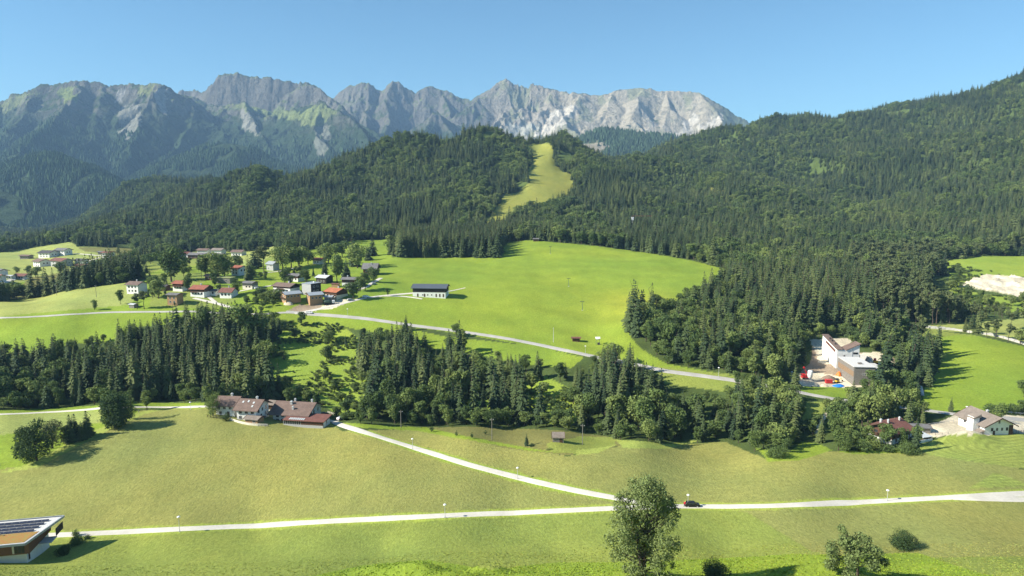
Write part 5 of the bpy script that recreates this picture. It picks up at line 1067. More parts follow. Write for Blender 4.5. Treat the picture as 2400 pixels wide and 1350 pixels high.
# ------------------------------------------------------------------ building site
M['wood2'] = boards('tan_boards', (.30,.21,.13), (.22,.15,.095))
def site():
    p = at(1966, 868, 12, 290, 420)
    r = empty('hotel_block', p, math.radians(-3), 'tall white building with butterfly roof at the building site', 'building'); X, Y = 5.6, 9.5
    MB().prism([(-Y, -4), (Y, -4), (Y, 12.4), (-Y, 8.8)], -X, -2.8, 'x').build('wall', M['white'], r)
    MB().prism([(-2.8, -4), (X, -4), (X, 11.4), (-1.2, 8.3), (-2.8, 8.3)], -Y+.02, -Y+6, 'y').build('wall', M['white'], r)
    MB().prism([(-1.3, 8.3), (X+.5, 11.65), (X+.5, 11.95), (-1.3, 8.65)], -Y-.5, -Y+6.4, 'y').build('roof', M['brown'], r); MB().prism([(-Y-.4, 8.72), (Y+.4, 12.48), (Y+.4, 12.75), (-Y-.4, 9.0)], -X-.4, -2.6, 'x').build('roof', M['brown'], r)
    MB().box(-2.8, X, -Y+6, Y-3, -4, 4.0).build('rear_wing', M['concrete'], r)
    for z_ in (3.4, 6.4): f = MB().box(2.6, 4.9, -Y-.07, -Y+.02, z_, z_+.9).build('window', M['dframe'], r); MB().box(2.7, 4.8, -Y-.1, -Y-.06, z_+.1, z_+.8).build('pane', M['glass'], f)
    f = MB().box(-2.2, -1.5, -Y-.07, -Y+.02, 4.6, 5.8).build('window', M['dframe'], r); MB().box(-2.1, -1.6, -Y-.1, -Y-.06, 4.7, 5.3).build('pane', M['glass'], f)
    t = MB()
    for i in range(9): t.box(-X-.35, -X-.02, -Y+2+i*1.35, -Y+2.9+i*1.35, 7.0+i*.27, 8.2+i*.27)
    t.build('red_wall_trim', M['redbr'], r)
    MB().box(2.0, 2.15, -Y-.12, -Y-.02, -1, 9.8).build('downpipe', M['steel'], r)
    for a in (-4, 0, 3): MB().box(-4.6, -3.9, a, a+.7, 9.6+a*.18, 11.8+a*.18).build('chimney', M['dark'], r)
    # long flat roofed timber block
    p = at(2003, 905, 10.5, 280, 360); r, rf = box_building('timber_block', 'long dark boarded block with pale flat roof at the building site', p, -5, 9.6, 20, 8.4, 'gwood', 'gravelr', [('f', -.6+a*.95, 4.6, .75, .8) for a in range(6)], base=4, over=.35)
    MB().box(-4.9, -4.82, -9.6, 9.6, 6.2, 8.2).build('side_cladding', M['gwood'], r); MB().box(-4.9, -4.82, -9.6, 9.6, 3.6, 6.2).build('side_panel', M['wood2'], r)
    MB().box(-1.2, .6, -5.4, -4.2, 8.6, 9.4).build('roof_unit', M['gwood'], rf)
    p = at(2043, 884, 3, 280, 380); r, rf = box_building('side_wing', 'low white wing right of the dark boarded block', p, -5, 6, 10, 4.6, 'white', 'concrete', [], base=4)
    # curved foundation walls
    for k, (us, lb, z_) in enumerate((([(1998,838),(2015,836),(2032,840),(2042,846),(2040,852)], 'curved pale retaining wall behind the timber block', 2.6), ([(2040,862),(2060,858),(2078,856)], 'straight pale foundation wall at the back of the site', 1.6))):
        P = [hit(u, v+6, 300, 420) for u, v in us]; m = MB()
        for i in range(len(P)-1):
            a, b_ = P[i], P[i+1]; d = Vector((b_.x-a.x, b_.y-a.y, 0)).normalized(); n = Vector((-d.y, d.x, 0))*.25; o = len(m.v)
            for zz in (-1, z_):
                for q in (a-n, b_-n, b_+n, a+n): m.v.append((q.x, q.y, q.z+zz))
            m.f += [tuple(o+j for j in q) for q in ((0,3,2,1),(4,5,6,7),(0,1,5,4),(1,2,6,5),(2,3,7,6),(3,0,4,7))]
        tag(m.build('retaining_wall', M['concrete']), lb, 'wall')
    # silo
    p = hit(1898, 893, 280, 360); r = empty('silo', p, 0, 'white cylindrical cement silo on the gravel of the building site', 'silo')
    MB().lathe([(.15, .9), (1.15, 2.2), (1.15, 5.0), (1.0, 5.25), (.2, 5.35)], 16).build('tank', M['whitep'], r, True)
    for a in range(4): x_, y_ = .9*math.cos(a*1.57+.8), .9*math.sin(a*1.57+.8); MB().tube([(x_, y_, -.2), (x_, y_, 2.6)], [.07, .07], 6).build('leg', M['steel'], r)
    # loader crane
    p = hit(1886, 888, 280, 360); r = empty('loader_crane', p, 0, 'red crane truck with raised boom under the trees left of the silo', 'crane')
    MB().box(-1.6, 2.2, -1, 1, .7, 1.2).box(-1.6, .2, -1, 1, 1.2, 2.5).build('body', M['redp'], r, bevel=.08); MB().tube([(1.0, 0, 1.2), (.5, 0, 3.6), (-.6, 0, 5.6)], [.22, .18, .12], 6).build('boom', M['redp'], r); MB().box(-1.0, -.2, -.4, .4, 5.3, 6.1).build('hook_block', M['redp'], r, bevel=.1)
    MB().box(-1.65, -1.2, -.85, .85, 1.7, 2.3).build('windscreen', M['glass'], r)
    for xx in (-1.0, 1.4):
        for yy in (-1.0, 1.0): MB().tube([(xx, yy-.15, .5), (xx, yy+.15, .5)], [.5, .5], 14).build('wheel', M['rubber'], r)
    p = hit(1942, 898, 280, 360); r = empty('skip_container', p, math.radians(-8), 'small red container beside the sand heap on the building site', 'container')
    MB().prism([(-.9, .1), (.9, .1), (1.1, 1.7), (-1.1, 1.7)], -1.5, 1.5).build('body', M['redp'], r); MB().box(-1.6, 1.6, -1.18, 1.18, 1.7, 1.85).build('rim', M['redp'], r)
    p = hit(1962, 897, 280, 360); r = empty('mini_excavator', p, math.radians(20), 'small yellow excavator standing before the dark boarded block', 'excavator')
    MB().box(-1, 1, -.9, -.5, 0, .5).build('track', M['rubber'], r); MB().box(-1, 1, .5, .9, 0, .5).build('track', M['rubber'], r); MB().box(-.9, .9, -.7, .7, .5, 1.2).build('body', M['yellow'], r, bevel=.08); MB().box(-.5, .5, -.5, .5, 1.2, 2.2).build('cab', M['glass'], r, bevel=.05); MB().tube([(.8, 0, 1), (2.2, 0, 2.2), (3.2, 0, 1.0)], [.16, .14, .1], 6).build('arm', M['yellow'], r); MB().box(3.0, 3.5, -.3, .3, .5, 1.0).build('bucket', M['black'], r)
    p = hit(2052, 852, 300, 400); r = empty('excavator', p, math.radians(150), 'yellow excavator with red cab on the earth behind the timber block', 'excavator')
    MB().box(-1.3, 1.3, -1.1, -.6, 0, .6).build('track', M['rubber'], r); MB().box(-1.3, 1.3, .6, 1.1, 0, .6).build('track', M['rubber'], r); MB().box(-1.2, 1.1, -.9, .9, .6, 1.5).build('body', M['yellow'], r, bevel=.1); MB().box(-.2, 1.0, -.8, .2, 1.5, 2.7).build('cab', M['redp'], r, bevel=.08); MB().tube([(1, .3, 1.4), (2.8, .3, 3.6), (4.4, .3, 1.6)], [.22, .18, .12], 6).build('arm', M['gwood'], r); MB().box(4.1, 4.8, -.1, .7, .9, 1.6).build('bucket', M['black'], r)
    def heap(u, v, rx, ry, h, mat, label, cat, name='sand_heap'):
        p = hit(u, v, 280, 480); n = 20; V = [(0, 0, h)]; Fc = []
        for q, (rr, zz) in enumerate(((.35, .82), (.7, .42), (1, -.15))):
            for j in range(n): a = 6.283*j/n; k_ = rr*(1+.18*(vnoise(j*.7+q, u*.1, 3)-.5)*2); V.append((math.cos(a)*rx*k_, math.sin(a)*ry*k_, h*zz*(1+.2*(vnoise(j*.9, q+u, 5)-.5))))
        m = MB(); m.v = V; m.f = [(0, 1+j, 1+(j+1) % n) for j in range(n)]+[(1+q*n+j, 1+(q+1)*n+j, 1+(q+1)*n+(j+1) % n, 1+q*n+(j+1) % n) for q in range(2) for j in range(n)]
        o = m.build(name, mat, None, True); o.location = p; tag(o, label, cat)
    heap(1942, 889, 4.2, 2.6, 2.2, M['earth'], 'brown earth heap behind the red container', 'heap', 'earth_heap'); heap(1930, 905, 2.6, 1.6, 1.0, M['sand'], 'small pale sand heap at the front of the building site', 'heap')
    heap(1966, 905, 3.4, 1.8, 1.1, M['bluep'], 'bright blue tarpaulin spread over a heap at the building site', 'tarpaulin', 'tarpaulin'); heap(1966, 880, 1.5, 1.4, 2.2, M['orangep'], 'orange plastic fencing heap beside the timber block wall', 'fencing', 'safety_netting')
    heap(676, 713, 3.4, 2.2, 2.4, M['sand'], 'pale sand heap beside the left new timber house', 'heap')
site()

# ------------------------------------------------------------------ vehicles
def car(u, v, yaw, paint, label, y0=70, y1=1200, name='car', estate=True, scale=1.0):
    p = hit(u, v, y0, y1); r = empty(name, (p.x, p.y, p.z+.08), math.radians(yaw), label, 'car'); r.scale = (scale,)*3
    prof = [(-2.2, .35), (2.15, .35), (2.22, .62), (2.1, .82), (1.2, .98), (.55, 1.46), (-.9, 1.52), (-1.9, 1.42), (-2.15, 1.0), (-2.24, .7)] if estate else [(-2.1, .35), (2.1, .35), (2.2, .65), (2.0, .85), (1.1, .98), (.4, 1.42), (-.9, 1.44), (-1.6, 1.02), (-2.15, .95), (-2.2, .6)]
    m = MB(); o = 0; n = len(prof)
    for yy, k in ((-.86, .0), (-.80, .0), (.80, .0), (.86, .0)):
        edge = abs(yy) > .82
        for a, z_ in prof: m.v.append((a*(.98 if edge else 1), yy*(1-.16*max(0, z_-.9)/.6), z_*(1 if not edge else .985)))
    m.f.append(tuple(range(n))); m.f.append(tuple(reversed(range(3*n, 4*n))))
    for q in range(3):
        for i in range(n): j = (i+1) % n; m.f.append((q*n+i, (q+1)*n+i, (q+1)*n+j, q*n+j))
    m.build('body', paint, r, bevel=0)
    w_ = MB()
    for s in (-1, 1):
        y_ = s*.80
        w_.v += [(1.0, y_*1.01, 1.02), (.5, y_*.925, 1.40), (-1.6, y_*.925, 1.40), (-1.9, y_*1.01, 1.02)]; o = len(w_.v)-4
        w_.v += [(a, b_+s*.02, c_) for a, b_, c_ in w_.v[o:o+4]]; w_.f += [(o+4, o+5, o+6, o+7), (o, o+3, o+2, o+1), (o, o+1, o+5, o+4), (o+2, o+3, o+7, o+6)]
    w_.build('side_window', M['glass'], r)
    MB().prism([(-.62, 0), (.62, 0), (.62, .01), (-.62, .01)], 0, .5).build('windscreen', M['glass'], r).matrix_local = Matrix.Translation((1.18, 0, 1.03)) @ Matrix.Rotation(math.radians(180+37.5), 4, 'Y') @ Matrix.Scale(-1, 4, (0, 0, 1))
    for xx in (-1.35, 1.35):
        for yy in (-.78, .78):
            wh = MB().tube([(xx, yy-.11, .33), (xx, yy+.11, .33)], [.33, .33], 16).build('wheel', M['rubber'], r); MB().tube([(xx, yy+math.copysign(.10, yy), .33), (xx, yy+math.copysign(.125, yy), .33)], [.2, .2], 12).build('rim', M['silverp'], wh)
    for s in (-1, 1): MB().box(2.08, 2.2, s*.62-.15, s*.62+.15, .62, .76).build('headlight', M['lamp'], r); MB().box(-2.25, -2.14, s*.66-.1, s*.66+.1, .8, 1.02).build('tail_light', M['redp'], r)
    return r
car(1622, 1187.5, -1, M['black'], 'black estate car on the pale road beside the person in red', 70, 260)
car(613, 979, 12, M['whitep'], 'white car parked between the left and middle farmhouses', 200, 330)
car(758, 974, 35, M['black'], 'dark car parked behind the annex of the biggest farmhouse', 200, 330)
car(800, 984, 60, M['silverp'], 'silver car at the wood edge right of the farm', 200, 330)
car(725, 735, -6, M['whitep'], 'white van like car driving on the terrace road', 350, 520, estate=True)
car(604, 678, 30, M['whitep'], 'white car beside the small grey roofed house on the green', 350, 600)
car(858, 698, -6, M['whitep'], 'white car parked right of the big bush by the barn lane', 350, 600, scale=1.1)
car(822, 705, 30, M['silverp'], 'grey car parked in front of the big round bush', 350, 600)
car(876, 667, 50, M['silverp'], 'silver car on the drive below the steep grey roofed house', 350, 700)
car(735, 694, 10, M['whitep'], 'white car in front of the dark grey cube house', 350, 700)
car(2023, 872, 40, M['redp'], 'red car parked between the timber block and the white wing', 290, 420)
def truck(u, v, yaw):
    p = hit(u, v, 350, 600); r = empty('mixer_truck', p, math.radians(yaw), 'dark truck with white cab at the edge of the earth plot', 'truck')
    MB().box(-3.6, 3.4, -1.1, 1.1, .6, 1.1).build('chassis', M['black'], r); MB().box(1.9, 3.6, -1.15, 1.15, 1.1, 2.8).build('cab', M['whitep'], r, bevel=.1); MB().box(3.55, 3.64, -.9, .9, 1.9, 2.6).build('windscreen', M['glass'], r); MB().tube([(-3.4, 0, 1.9), (-2.4, 0, 2.0), (0, 0, 1.9), (1.6, 0, 1.7)], [.6, 1.0, 1.1, .6], 12).build('tank', surf('dark_green_paint', (.06, .10, .07), None, 1, .5), r)
    for xx in (-2.6, -1.4, 2.6):
        for yy in (-1, 1): MB().tube([(xx, yy-.15, .5), (xx, yy+.15, .5)], [.5, .5], 12).build('wheel', M['rubber'], r)
truck(772, 714, 18)

# ------------------------------------------------------------------ person behind the car
def person():
    p = hit(1603.5, 1187.5, 70, 260)
    nodes = {'pelvis': (0, 0, .92, .13), 'belly': (.06, 0, 1.08, .13), 'chest': (.16, 0, 1.28, .15), 'neck': (.26, 0, 1.46, .055), 'head': (.32, 0, 1.60, .095), 'crown': (.34, 0, 1.70, .075),
      'hipL': (0, .10, .86, .10), 'kneeL': (.08, .11, .48, .065), 'ankleL': (-.04, .11, .08, .045), 'toeL': (.14, .12, .04, .04), 'hipR': (0, -.10, .86, .10), 'kneeR': (-.02, -.11, .48, .065), 'ankleR': (-.20, -.11, .10, .045), 'toeR': (-.03, -.12, .04, .04),
      'shL': (.17, .20, 1.38, .065), 'elL': (.34, .25, 1.14, .048), 'wrL': (.56, .18, 1.12, .034), 'shR': (.17, -.20, 1.38, .065), 'elR': (.36, -.24, 1.16, .048), 'wrR': (.58, -.17, 1.10, .034)}
    edges = [('pelvis','belly'),('belly','chest'),('chest','neck'),('neck','head'),('head','crown'),('pelvis','hipL'),('hipL','kneeL'),('kneeL','ankleL'),('ankleL','toeL'),('pelvis','hipR'),('hipR','kneeR'),('kneeR','ankleR'),('ankleR','toeR'),('chest','shL'),('shL','elL'),('elL','wrL'),('chest','shR'),('shR','elR'),('elR','wrR')]
    for s, wr in ((1, 'wrL'), (-1, 'wrR')):
        x0, y0_, z0, _ = nodes[wr]; nodes['palm'+wr] = (x0+.07, y0_, z0, .035); edges.append((wr, 'palm'+wr))
        for k in range(5):
            nm = f'f{wr}{k}'; nodes[nm] = (x0+.10+(.02 if k else -.02), y0_+(k-2)*.018, z0-(0 if k else -.02), .010); nodes[nm+'t'] = (x0+.15+.01*(2-abs(k-2))-(.03 if k == 0 else 0), y0_+(k-2)*.02+(.03*s*-1 if k == 0 else 0), z0-.03, .008); edges += [('palm'+wr, nm), (nm, nm+'t')]
    nl = list(nodes); me = bpy.data.meshes.new('person'); me.from_pydata([nodes[n][:3] for n in nl], [(nl.index(a), nl.index(b_)) for a, b_ in edges], [])
    o = bpy.data.objects.new('person', me); COL.objects.link(o); o.location = p; o.rotation_euler = (0, 0, math.radians(8))
    md = o.modifiers.new('skin', 'SKIN'); 
    for i, n in enumerate(nl): me.skin_vertices[0].data[i].radius = (nodes[n][3],)*2; me.skin_vertices[0].data[i].use_root = (n == 'pelvis')
    sb = o.modifiers.new('sub', 'SUBSURF'); sb.levels = 1; sb.render_levels = 1; me.materials.append(M['skin'])
    tag(o, 'person in red jacket and yellow helmet leaning to the rear of the black car', 'person')
    MB().lathe([(.13, 1.60), (.14, 1.68), (.12, 1.76), (.05, 1.81)], 14, (.33, 0)).build('helmet', surf('yellow_helmet', (.9, .75, .12), None, 1, .4), o, True)
    j = MB(); j.tube([(-.01, 0, .88), (.07, 0, 1.10), (.16, 0, 1.30), (.23, 0, 1.43)], [.17, .18, .20, .09], 14)
    for s in (-1, 1): j.tube([(.17, s*.14, 1.37), (.18, s*.22, 1.36), (.345, s*.25, 1.15), (.55, s*.18, 1.115)], [.09, .09, .068, .05], 10)
    j.build('jacket', surf('red_cloth', (.75, .03, .06), None, 4), o, True)
    t = MB()
    for s, q in ((1, 'L'), (-1, 'R')): t.tube([nodes['hip'+q][:3], nodes['knee'+q][:3], nodes['ankle'+q][:3]], [.13, .085, .065], 12)
    t.tube([(0, 0, .8), (0, 0, .95)], [.15, .165], 12); t.build('trousers', surf('dark_cloth', (.03, .03, .045), None, 4), o, True)
person()

# ------------------------------------------------------------------ lamps, poles, lift
def lamp_post(u, v, hpx, label, y0=70, y1=500):
    p = hit(u, v, y0, y1); h = hpx*math.hypot(p.y, CAMZ-p.z)/F/.93
    r = empty('street_lamp', p, 0, label, 'street lamp', 'pale street lamps along the roads')
    MB().tube([(0, 0, -.2), (0, 0, h*.5), (0, 0, h-.25)], [.09, .065, .05], 8).build('pole', M['steel'], r); MB().box(-.15, .15, -.15, .15, 0, .35).build('base', M['steel'], r)
    hd = MB().lathe([(.10, h-.30), (.12, h-.15), (.42, h-.12), (.46, h), (.34, h+.17), (.08, h+.25)], 14).build('lamp_head', M['lamp'], r, True)
    return r
LP = [(421,1247,33,'street lamp nearest the flat roofed house on the lower road'),(1043,1214,29,'street lamp on the lower road left of the tall tree'),(967,1053,23,'upper street lamp on the diagonal road'),(1213,1123,25,'lower street lamp on the diagonal road'),(1612,1188,26,'street lamp right beside the black car'),(2079,1175,24,'street lamp on the road in the right meadow'),
 (447,960,16,'street lamp on the path left of the farm'),(1372,829,17,'street lamp by the terrace road near the lift foot'),(1684,885,22,'street lamp on the terrace road verge before the wood'),(815,741,16,'small street lamp above the terrace road'),(2265,968,14,'street lamp on the road above the white house'),(1855,893,20,'post lamp at the left edge of the building site')]
for u, v, h, lb in LP: lamp_post(u, v, h, lb)
def utility_pole(u, v, hpx, label, y0=200, y1=800):
    p = hit(u, v, y0, y1); h = hpx*math.hypot(p.y, CAMZ-p.z)/F/.95
    r = empty('utility_pole', p, 0, label, 'pole', 'wooden line poles'); MB().tube([(0, 0, -.3), (0, 0, h)], [.15, .10], 7).build('pole', M['gwood'], r)
    MB().box(-.7, .7, -.06, .06, h-.75, h-.60).build('crossarm', M['gwood'], r)
    for s in (-.6, .6): MB().lathe([(.06, h-.60), (.08, h-.5), (.04, h-.38)], 8, (s, 0)).build('insulator', M['whitep'], r)
    return p, h
wires = []
for u, v, h, lb in [(1153,1030,48,'wooden line pole in the marsh left of the hay hut'),(940,1003,40,'wooden line pole at the wood edge above the diagonal road'),(1365,1042,46,'wooden line pole right of the grey hay hut')]: wires.append(utility_pole(u, v, h, lb, 200, 330))
for u, v, h, lb in [(226,697,28,'wooden line pole on the crest of the pale terrace meadow'),(133,692,24,'wooden line pole at the left of the pale terrace meadow'),(315,655,28,'wooden line pole behind the terrace meadow beside the conifers'),(25,700,20,'wooden line pole by the trees at the left edge')]: utility_pole(u, v, h, lb, 400, 800)
p = hit(1297, 802, 300, 500); h = 36*p.y/F; r = empty('steel_mast', p, 0, 'slender pale mast standing alone left of the small brown hut', 'mast'); MB().tube([(0, 0, -.3), (0, 0, h)], [.16, .08], 8).build('pole', M['lmetal'], r); MB().box(-.35, .35, -.05, .05, h-.5, h-.4).build('crossarm', M['lmetal'], r)
m_ = M['green_steel'] = surf('green_steel', (.10, .18, .15), None, 1, .6)
def pylon(u, v, hpx, label):
    p = hit(u, v, 300, 800); h = hpx*p.y/F*1.02; r = empty('lift_pylon', p, math.radians(20), label, 'lift pylon', 'T shaped pylons of the drag lift')
    MB().tube([(0, 0, -.3), (-.25, 0, h)], [.20, .13], 8).build('mast', m_, r); MB().box(-1.6, 1.1, -.12, .12, h-.15, h+.1).build('crossarm', m_, r)
    for s in (-1.5, 1.0): MB().box(s-.1, s+.1, -.8, .8, h-.42, h-.15).build('sheave_bank', M['dark'], r)
    MB().box(-.5, .5, -.5, .5, -.2, .15).build('footing', M['concrete'], r)
for a in [(1365,727,21,'lowest T shaped lift pylon on the big meadow'),(1333,671,19,'middle T shaped lift pylon on the big meadow'),(1290,595,17,'upper T shaped lift pylon near the top of the big meadow')]: pylon(*a)
p = hit(1401, 808, 300, 500); r = empty('lift_station', p, 0, 'small drag lift drive frame with white roof at the foot of the meadow', 'lift station')
for s in (-.9, .9): MB().tube([(s, 0, -.2), (s, 0, 3.6)], [.12, .1], 8).build('post', m_, r)
MB().prism([(-.8, 3.6), (.9, 4.2), (.9, 4.35), (-.8, 3.75)], -1.4, 1.3).build('roof', M['whitep'], r); MB().box(-.2, 1.2, -.6, .6, 0, 1.2).build('motor_box', M['dark'], r); MB().lathe([(1.0, 3.2), (1.05, 3.3), (1.0, 3.4)], 16).build('bull_wheel', M['steel'], r)
# small white cabin mast among the far trees
p = hit(1482, 535, 700, 1500); r = empty('forest_crane', p, 0, 'white box on a mast with long thin jib rising from the forest', 'crane'); hh0 = 26*p.y/F
MB().tube([(0, 0, -1), (0, 0, hh0)], [.5, .45], 6).build('mast', M['steel'], r); MB().box(-1.6, 1.6, -1.2, 1.2, hh0-4, hh0).build('cabin', M['whitep'], r); MB().box(-1, 26, -.35, .35, hh0+1.2, hh0+1.9).build('jib', M['redbr'], r)

# ------------------------------------------------------------------ fences and walls
def post_fence(us, label, y0, y1, h=1.1, gap=3.5, mat='gwood', rails=(.55, .95), closed=False, name='fence', th=.05):
    P = smooth_line(us, y0, y1, 12); L = np.concatenate([[0], np.cumsum(np.hypot(*np.diff(P, axis=0).T))]); n = max(2, int(L[-1]/gap)); t = np.linspace(0, L[-1], n); X = np.interp(t, L, P[:, 0]); Y = np.interp(t, L, P[:, 1]); Z = HF(X, Y)
    r = empty(name, (X[0], Y[0], Z[0]), 0, label, 'fence'); X = X-X[0]; Y = Y-Y[0]; Z0 = Z[0]; Z = Z-Z0
    for x_, y_, z_ in list(zip(X, Y, Z))[:95]: MB().box(x_-.06, x_+.06, y_-.06, y_+.06, z_-.3, z_+h).build('post', M[mat], r)
    m = MB()
    for rz in rails: m.tube([(a, b_, c_+rz) for a, b_, c_ in zip(X, Y, Z)], [th]*n, 4)
    m.build('rail', M[mat], r)
def solid_wall(us, label, y0, y1, h, w_, mat, name='stone_wall', jag=0.):
    P = smooth_line(us, y0, y1, 8); d = np.gradient(P, axis=0); d /= np.linalg.norm(d, axis=1)[:, None]; n = np.stack([-d[:, 1], d[:, 0]], 1); Z = HF(P[:, 0], P[:, 1]); k = len(P); V = []; jj = rng.uniform(-1, 1, (k, 4))*jag
    for q, (s, z_) in enumerate(((-1, -.3), (-.85, h), (.85, h), (1, -.3))):
        V.append(np.stack([P[:, 0]+n[:, 0]*(s*w_/2+jj[:, q]*.5), P[:, 1]+n[:, 1]*(s*w_/2+jj[:, q]*.5), Z+z_+(jj[:, q] if z_ > 0 else 0)], 1))
    V = np.stack(V, 1).reshape(-1, 3); i0 = np.arange(k-1)[:, None]*4; Fc = np.concatenate([np.concatenate([i0+q, i0+q+4, i0+(q+1) % 4+4, i0+(q+1) % 4], 1) for q in range(4)]); c0 = V.mean(0); 
    o = mesh_np(name, V-c0, Fc, [M[mat]]); o.location = c0; tag(o, label, 'wall')
solid_wall([(2005,744),(2030,748),(2060,756),(2100,762),(2160,767),(2200,771),(2240,774),(2280,781),(2330,787),(2370,798),(2400,808),(2460,825),(2560,850)], 'long pale dry stone wall along the top of the right meadow', 340, 480, 1.3, 1.4, 'stone', jag=.35)
solid_wall([(538,984),(550,989),(572,995),(590,998),(605,1000),(628,999)], 'low pale garden wall in front of the farmhouses', 230, 320, .9, .25, 'cream', name='garden_wall')
post_fence([(486,978),(498,978),(512,982),(530,986)], 'dark wooden fence at the left corner of the farm', 230, 330, .9, 1.2, 'dwood')
post_fence([(606,1001),(618,1001),(630,1001)], 'short picket fence between shed and biggest farmhouse', 230, 320, .9, .9, 'gwood')
post_fence([(768,968),(780,970),(790,974)], 'pale board fence right of the biggest farmhouse', 230, 330, 1.0, 1.0, 'cream', (.3, .55, .8))
post_fence([(0,1017),(50,1013),(110,1007),(170,1001),(225,990),(300,978),(325,966)], 'thin wire pasture fence across the small left meadow', 230, 320, 1.0, 4.2, 'gwood', (.5, .9), th=.012)
post_fence([(0,1092),(20,1087),(45,1080)], 'thin wire fence below the round tree row', 210, 300, 1.0, 3.0, 'gwood', (.5, .9), th=.012)
post_fence([(2165,1022),(2200,1013),(2222,1018)], 'grey fence along the pale yard of the white house', 220, 300, 1.0, 1.6, 'gwood')
post_fence([(2355,1017),(2380,1016),(2420,1014),(2480,1014)], 'grey paling fence right of the white house', 220, 300, 1.1, 1.2, 'gwood', (.3, .6, .9))
post_fence([(2310,966),(2340,968),(2370,970),(2400,972),(2450,974)], 'steel guard rail above the white house', 240, 330, 1.0, 2.0, 'steel', (.5, .8), th=.1)
post_fence([(2165,1000),(2190,996),(2215,993),(2235,990)], 'long thin railing behind the weathered dark shed', 230, 320, 1.0, 2.0, 'steel', (.9,))
# wooden marker stumps on the near slope
# ------------------------------------------------------------------ single trees with their own outline
def lobe_tree(name, label, u, v, lobes, mat, leaf, per, tr=.3, y0=70, y1=400, droop=.0, trunks=None, cat='tree', group=None, depth=.9, seed=1, inner=.45, limbs=True, sparse=False):
    r = np.random.default_rng(seed); p = hit(u, v, y0, y1); D = p.y*cP+(CAMZ-p.z)*sP; mpp = D/F
    root = empty(name, (p.x, p.y, p.z-.1), 0, label, cat, group); C = []; N = []; ctr = []
    wmax = max(abs(l[0]-u)+l[2] for l in lobes)*mpp
    for i, (lu, lv, lr) in enumerate(lobes):
        c = np.array(((lu-u)*mpp, 0, (v-lv)*mpp/.93)); R_ = lr*mpp; off = math.sqrt(max(.0, 1-(c[0]/wmax)**2))*wmax*depth
        for q in ((-1, 1) if i % 2 else (0,)) if sparse else (-1, 0, 1):
            cc = c*np.array((1-.18*abs(q), 1, 1))+np.array((r.normal()*R_*.2, q*off*.6+r.normal()*R_*.3, r.normal()*R_*.25)); ctr.append((cc, R_)); k = int(per*(R_/1.5)**2*(1 if q <= 0 else .7))
            d = r.normal(size=(k, 3)); d /= np.linalg.norm(d, axis=1)[:, None]; rad = R_*(1-inner*r.random(k)**1.5)*(1+.12*r.normal(size=k)); P = cc+d*rad[:, None]*np.array((1, 1, .9))
            P[:, 2] -= droop*r.random(k)*R_; P[:, 2] = np.maximum(P[:, 2], .15); C.append(P); N.append(d)
    C = np.concatenate(C); N = np.concatenate(N); vf = leaves(C, N+np.array((0, 0, .2)), leaf, r, 1)
    me = np_mesh('crown', vf, mat); o = bpy.data.objects.new('crown', me); COL.objects.link(o); o.parent = root
    H = max(c[2] for c, _ in ctr); parts = []
    for k, (dx, top) in enumerate(trunks or [(0, .9)]):
        path = [np.array((dx*.05*t*0+dx*t, (k-.5)*.6*t*(1 if trunks else 0), H*top*t)) for t in (0, .15, .4, .7, 1)]; path[0][2] = -.3; parts.append(tube_np(path, [tr*1.25, tr, tr*.75, tr*.45, tr*.1], 9))
        if limbs:
            for (cc, R_) in ctr[::2]:
                zb = cc[2]*.62; t = zb/(H*top); 
                if t > .95 or abs(cc[0]-dx*t) < .25*R_: continue
                s_ = np.array((dx*t, 0, zb)); mid = (s_+cc)/2+np.array((0, 0, -.05*R_)); parts.append(tube_np([s_, mid, cc], [tr*.32*(1-t*.5), tr*.2, tr*.06], 5))
    vf = join_np(parts); t_ = bpy.data.objects.new('trunk', np_mesh('trunk', vf, M_BARK, True)); COL.objects.link(t_); t_.parent = root
    return root
lobe_tree('willow_tree', 'tallest foreground tree, grey green and forked near its base beside the road', 1507, 1349, [(1512,1122,20),(1500,1140,26),(1530,1135,24),(1478,1142,14),(1470,1158,20),(1548,1150,22),(1560,1172,18),(1508,1165,34),(1445,1160,9),(1450,1182,20),(1545,1178,24),(1570,1160,8),(1480,1192,28),(1438,1200,14),(1515,1198,22),(1555,1195,12),(1580,1190,10),(1440,1225,20),(1475,1228,26),(1560,1206,20),(1582,1204,10),(1540,1222,12),(1436,1256,18),(1465,1262,28),(1505,1250,22),(1545,1250,26),(1575,1262,18),(1588,1272,9),(1442,1290,18),(1475,1298,26),(1510,1290,18),(1545,1286,24),(1570,1300,14),(1450,1316,12),(1480,1325,13),(1545,1322,14),(1575,1322,8),(1570,1334,9),(1530,1315,12)],
  M_WILLOW, .16, 360, .50, 70, 200, .8, [(-1.9, .62), (.8, .95)], seed=5, depth=.6, inner=.6, sparse=True)
lobe_tree('fruit_tree', 'spreading leafy foreground tree with one raised top, right of the tall tree', 2010, 1349, [(1972,1242,7),(1974,1256,10),(1968,1272,16),(1985,1275,14),(2018,1262,14),(2030,1272,14),(2045,1290,16),(2058,1300,11),(1950,1300,14),(1965,1295,18),(1995,1290,18),(2020,1290,18),(1945,1320,14),(1965,1325,18),(1990,1318,16),(2040,1310,10),(2055,1316,8),(1960,1340,12),(1985,1338,12)],
  M_WILLOW, .16, 700, .24, 70, 200, .2, [(-.6, .8)], seed=6, depth=.8, inner=.6, sparse=True)
M_ASH = leaf_mat('ash_leaves', (.150, .165, .070), (.165, .178, .076), (.180, .190, .080))
